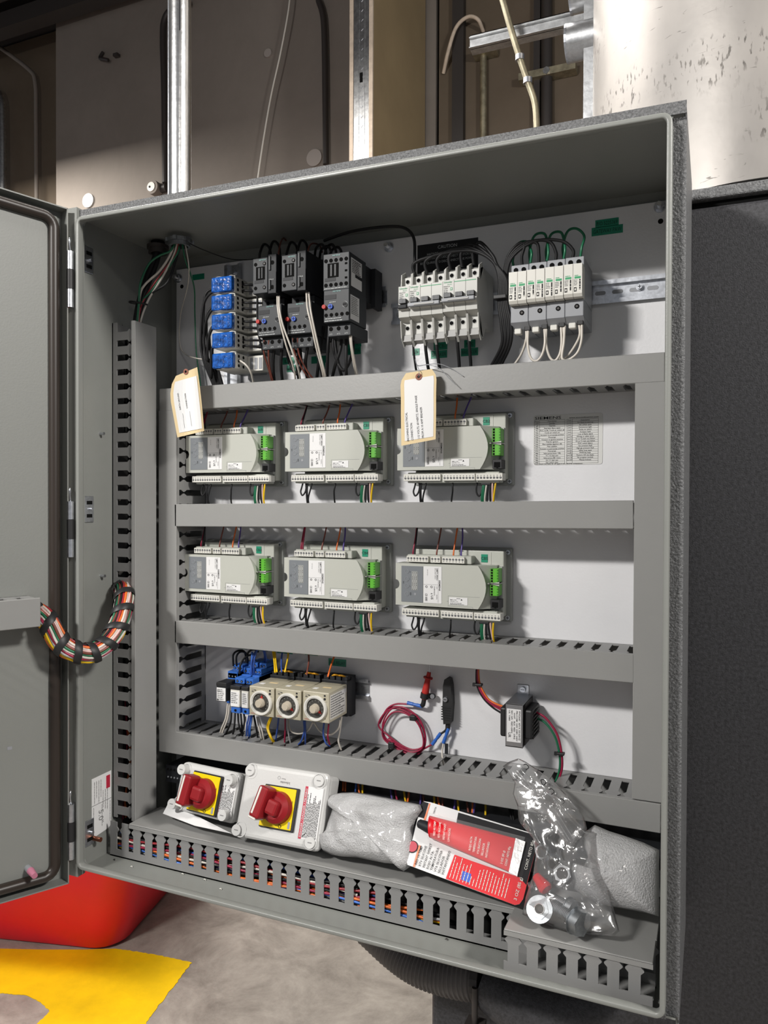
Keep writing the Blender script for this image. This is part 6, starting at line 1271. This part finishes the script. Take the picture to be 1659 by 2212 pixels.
for i, s in enumerate(('RED HI-TEMP', 'RTV SILICONE', 'INSTANT GASKET')): ctext(s, 900+i*8.4, 1869+i*3, .0034, (.027, .029, .034)[i], 'ink')
for i, s in enumerate(('ROJO ALTA-', 'TEMPERATURA', 'VTA SILICONA', 'SELLADOR', 'INSTANTANEO')): ctext(s, 925+i*8.2, 1878+i*3, .0032, (.026, .032, .030, .024, .033)[i], 'ink')
for i in range(18): 
    a = CP(972+i*7.0, 1896+i*2.6, .0014); TM.lines(a, Y3, -X3, 1, .0022, .030 if i not in (6, 7) else .012, 'offw', seed=i, frac=.45)
ctext('3 OZ (85 g)', 1116, 1946, .0042, .030, 'offw'); ctext('CONT. NETO 85g', 1138, 1880, .0040, .040, 'offw'); ctext('N80726', 938, 1758, .002, .010, 'ink')
TM.build('lettering', sc)
# tube: flattened body in a blister
m = MB(); a = CP(936, 1792, .010); b_ = CP(1108, 1850, .004)
sh = [CP(933, 1766, 0), CP(1150-35, 1812, 0), CP(1100, 1885, 0), CP(931, 1813, 0)]
N_ = 14; vs = []
for i in range(N_+1):
    f = i/N_; top_ = sh[0].lerp(sh[1], f); bot_ = sh[3].lerp(sh[2], f); mid = (top_+bot_)/2; hw = (top_-bot_)/2; th = .0115*(1-f)**.8+.0015
    for k in range(16): t = 2*math.pi*k/16; vs.append(mid+hw*math.cos(t)+Vector((0, 0, .003+th*.5+th*math.sin(t)*.9)))
m.add(vs, [(i*16+k, i*16+(k+1) % 16, (i+1)*16+(k+1) % 16, (i+1)*16+k) for i in range(N_) for k in range(16)]+[tuple(range(16))], 'tubered', True)
m.build('tube_body', sc)
m = MB(); e0 = (sh[1]+sh[2])/2; m.prism([(p.x, p.y) for p in (sh[1], CP(1136, 1820, 0), CP(1118, 1895, 0), sh[2])], (0, 0, .002), X3, Y3, (0, 0, .0025), 'foil'); m.box(0, 0, 0, .0001, .0001, .0001, 'foil'); m.build('crimped_end', sc)
m = MB(); a = CP(932, 1790, .0105); b_ = CP(906, 1779, .0095); m.cyl(a, b_, .0085, 'cont2', 20, r2=.0062); m.cyl(b_, b_+(b_-a)*.12, .0062, 'cont2', 20, r2=.004); m.build('tube_cap', sc)
TM = MB()
def ttext(s, f, h, w, mt='offw', start=.12):
    top_ = sh[0].lerp(sh[1], f); bot_ = sh[3].lerp(sh[2], f); th = .0115*(1-f)**.8+.0015; u = (top_-bot_).normalized(); v = Vector((-u.y, u.x, 0)); a = bot_.lerp(top_, start)+Vector((0, 0, .0042+th*1.42)); TM.text(s, a, u, v, h, mt, w=w, bold=True)
for f, s, w in ((.10, 'RED HI-TEMP', .020), (.16, 'RTV SILICONE', .021), (.22, 'INSTANT GASKET', .022), (.28, 'LOW VOLATILE', .018), (.54, 'ROJO ALTA', .019), (.59, 'TEMPERATURA', .021), (.64, 'VTA SILICONA', .021), (.69, 'SELLADOR', .017), (.74, 'INSTANTANEO', .021), (.92, '3 OZ (85 g)', .018), (.97, 'CONT. NETO 85g', .026)): ttext(s, f, .0030, w)
top_ = sh[0].lerp(sh[1], .40); bot_ = sh[3].lerp(sh[2], .40); c0 = (top_+bot_)/2; TM.ring(c0+Vector((0, 0, .0135)), Z3, .0072, .0085, .0004, 'ink', 24); TM.build('tube_lettering', sc)
TM = MB()
bl = [CP(925, 1755, .001), CP(1150, 1815, .001), CP(1125, 1905, .001), CP(925, 1822, .001)]; bt_ = [p*1+Vector((0, 0, .017)) for p in (bl[0].lerp(bl[2], .05), bl[1].lerp(bl[3], .05), bl[2].lerp(bl[0], .05), bl[3].lerp(bl[1], .05))]
TM.add([tuple(p) for p in bl+bt_], [(0, 4, 5, 1), (1, 5, 6, 2), (2, 6, 7, 3), (3, 7, 4, 0), (4, 7, 6, 5)], 'blister'); TM.build('blister', sc)
# paper slip
m = MB(); P = [U(x, y, yy) for x, y, yy in ((362, 1738, .125), (352, 1757, .11), (420, 1783, .095), (500, 1800, .09), (430, 1765, .11))]; q = P[0]
m.add([tuple(p-q) for p in P]+[tuple(p-q+Vector((0, 0, -.0005))) for p in P], [(0, 1, 2, 4), (4, 2, 3), (5, 9, 7, 6), (9, 8, 7)]+[(i, 5+i, 5+(i+1) % 5, (i+1) % 5) for i in range(5)], 'white'); o = m.build('paper_slip', None, q); tag(o, 'folded white paper slip under the rear switch box', 'paper')
# hardware
def bolt(a, b_, r, lab, hr=None):
    m = MB(); d = (b_-a); m.cyl((0, 0, 0), d, r, 'nutz', 16); n = int(d.length/.0022)
    for i in range(n): c = d*((i+.5)/n); m.ring(c, d, r*.9, r*1.1, .0011, 'nutz', 14)
    dn = d.normalized(); t = thing('hex_bolt', lab, 'bolt', a); m.build('shank', t)
    m = MB(); m.hexn(d, d+dn*r*1.4, hr or r*1.9, 'nutz'); m.cyl(d-dn*.0006, d, (hr or r*1.9)*1.08, 'nutz', 20); m.build('bolt_head', t)
bolt(U(1190, 1955, .062), U(1243, 1988, .040), .0085, 'large hex bolt in the plastic bag beside the big washer', .0165)
bolt(U(1185, 1935, .075), U(1228, 1958, .060), .006, 'smaller hex bolt lying behind the large one')
bolt(U(1186, 1905, .085), U(1150, 1915, .075), .0035, 'small hex bolt beside the red wire connector')
bolt(U(1190, 1930, .082), U(1184, 1900, .082), .0035, 'thin upright bolt in the plastic bag', .007)
q = U(1166, 1965, .048); m = MB(); ax = (CAM-q).normalized()+Vector((-.2, 0, .2)); m.ring((0, 0, 0), ax, .0075, .0170, .0028, 'nutz', 28); m.hexn(-ax.normalized()*.002, ax.normalized()*.0035, .0125, 'nutz'); m.cyl(ax.normalized()*.0034, ax.normalized()*.004, .0065, 'dark', 18); m.ring(ax.normalized()*.003, ax, .0058, .0066, .0016, 'steel', 20)
o = m.build('flange_nut', None, q); tag(o, 'large round zinc flange nut, front left of the loose hardware', 'nut')
for px, py, yy, r, ax, lab, mt in ((1190, 1858, .10, .011, (.5, -.8, .1), 'ribbed zinc fitting in the middle of the loose hardware', 'nutz'), (1215, 1888, .085, .0105, (.1, -.9, .5), 'short zinc threaded coupling beside the red wire connector', 'galv'), (1178, 1842, .11, .010, (-.3, -.8, .4), 'small zinc coupling at the back of the loose hardware', 'nutz'), (1200, 1822, .115, .015, (.8, -.5, .2), 'black cable gland behind the zinc fittings', 'cont2'), (1228, 1842, .11, .013, (.3, -.9, .3), 'black ring nut beside the foam roll', 'black')):
    q = U(px, py, yy); a = Vector(ax).normalized(); m = MB()
    for k in range(5): m.ring(a*(k*.0042-.01), a, r*.72, r*(1 if k % 2 else .90), .004, mt, 20)
    m.cyl(a*.0105, a*.0112, r*.72, 'dark', 16); m.hexn(a*.004, a*.009, r*1.12, mt); o = m.build('threaded_fitting', None, q); tag(o, lab, 'fitting')
q = U(1158, 1892, .070); b_ = U(1178, 1918, .060)-q; m = MB(); m.cyl((0, 0, 0), b_, .0058, 'tubered', 8, r2=.0095); m.cyl(b_, b_+b_.normalized()*.003, .0095, 'tubered', 8, r2=.008); o = m.build('wire_connector', None, q); tag(o, 'red twist-on wire connector among the zinc hardware', 'wire connector')
# bags
pillow('plastic_bag', [(1115, 1700), (1165, 1690), (1200, 1720), (1232, 1760), (1262, 1790), (1290, 1800), (1300, 1850), (1310, 1900), (1325, 1960), (1338, 2012), (1325, 2022), (1290, 2020), (1240, 2018), (1200, 2005), (1160, 1990), (1128, 1975), (1135, 1945), (1150, 1900), (1158, 1850), (1150, 1800), (1120, 1770)], lean(1700, 2020, .135, .045), .026, 'clear plastic bag holding the loose bolts and fittings', 'bag', 'film', .006, 30, 14, 3, sink=.2, seed=8, pw=3, ridge=.008)
pillow('zip_bag', [(1086, 1655), (1100, 1645), (1120, 1638), (1135, 1645), (1165, 1665), (1200, 1692), (1235, 1730), (1262, 1765), (1268, 1790), (1250, 1812), (1234, 1834), (1215, 1815), (1195, 1790), (1170, 1760), (1145, 1745), (1118, 1742), (1108, 1715), (1112, 1690), (1100, 1672)], lean(1640, 1830, .135, .095), .006, 'crumpled clear zip bag top with black marker writing above the hardware', 'bag', 'film', .006, 40, 12, 3, sink=.5, seed=2, ridge=.007)
zb_ = U(1130, 1655, .125); m = MB()
for k, (dx, dy) in enumerate(((0, 0), (5, -3), (13, -6))):
    P = [U(1112+dx, 1668+dy, .130), U(1150+dx, 1712+dy, .118), U(1190+dx, 1762+dy, .105), U(1226+dx, 1818+dy, .090)]; m.tube([p-zb_ for p in P], .0010, 'film', 6)
for (x, y, w_) in ((1135, 1655, 0), (1172, 1688, 1), (1190, 1708, 0), (1212, 1730, 0)):
    m.tube([U(x-4, y-3, .112)-zb_, U(x+2, y-4, .112)-zb_, U(x+7, y+3, .110)-zb_, U(x+1, y+8, .110)-zb_] + ([U(x-4, y-3, .112)-zb_] if w_ else []), .0006, 'ink', 5)
o = m.build('zip_seal', None, zb_); tag(o, 'clear zip strip with marker scribbles across the crumpled bag', 'zip strip')
bpy.context.view_layer.update()
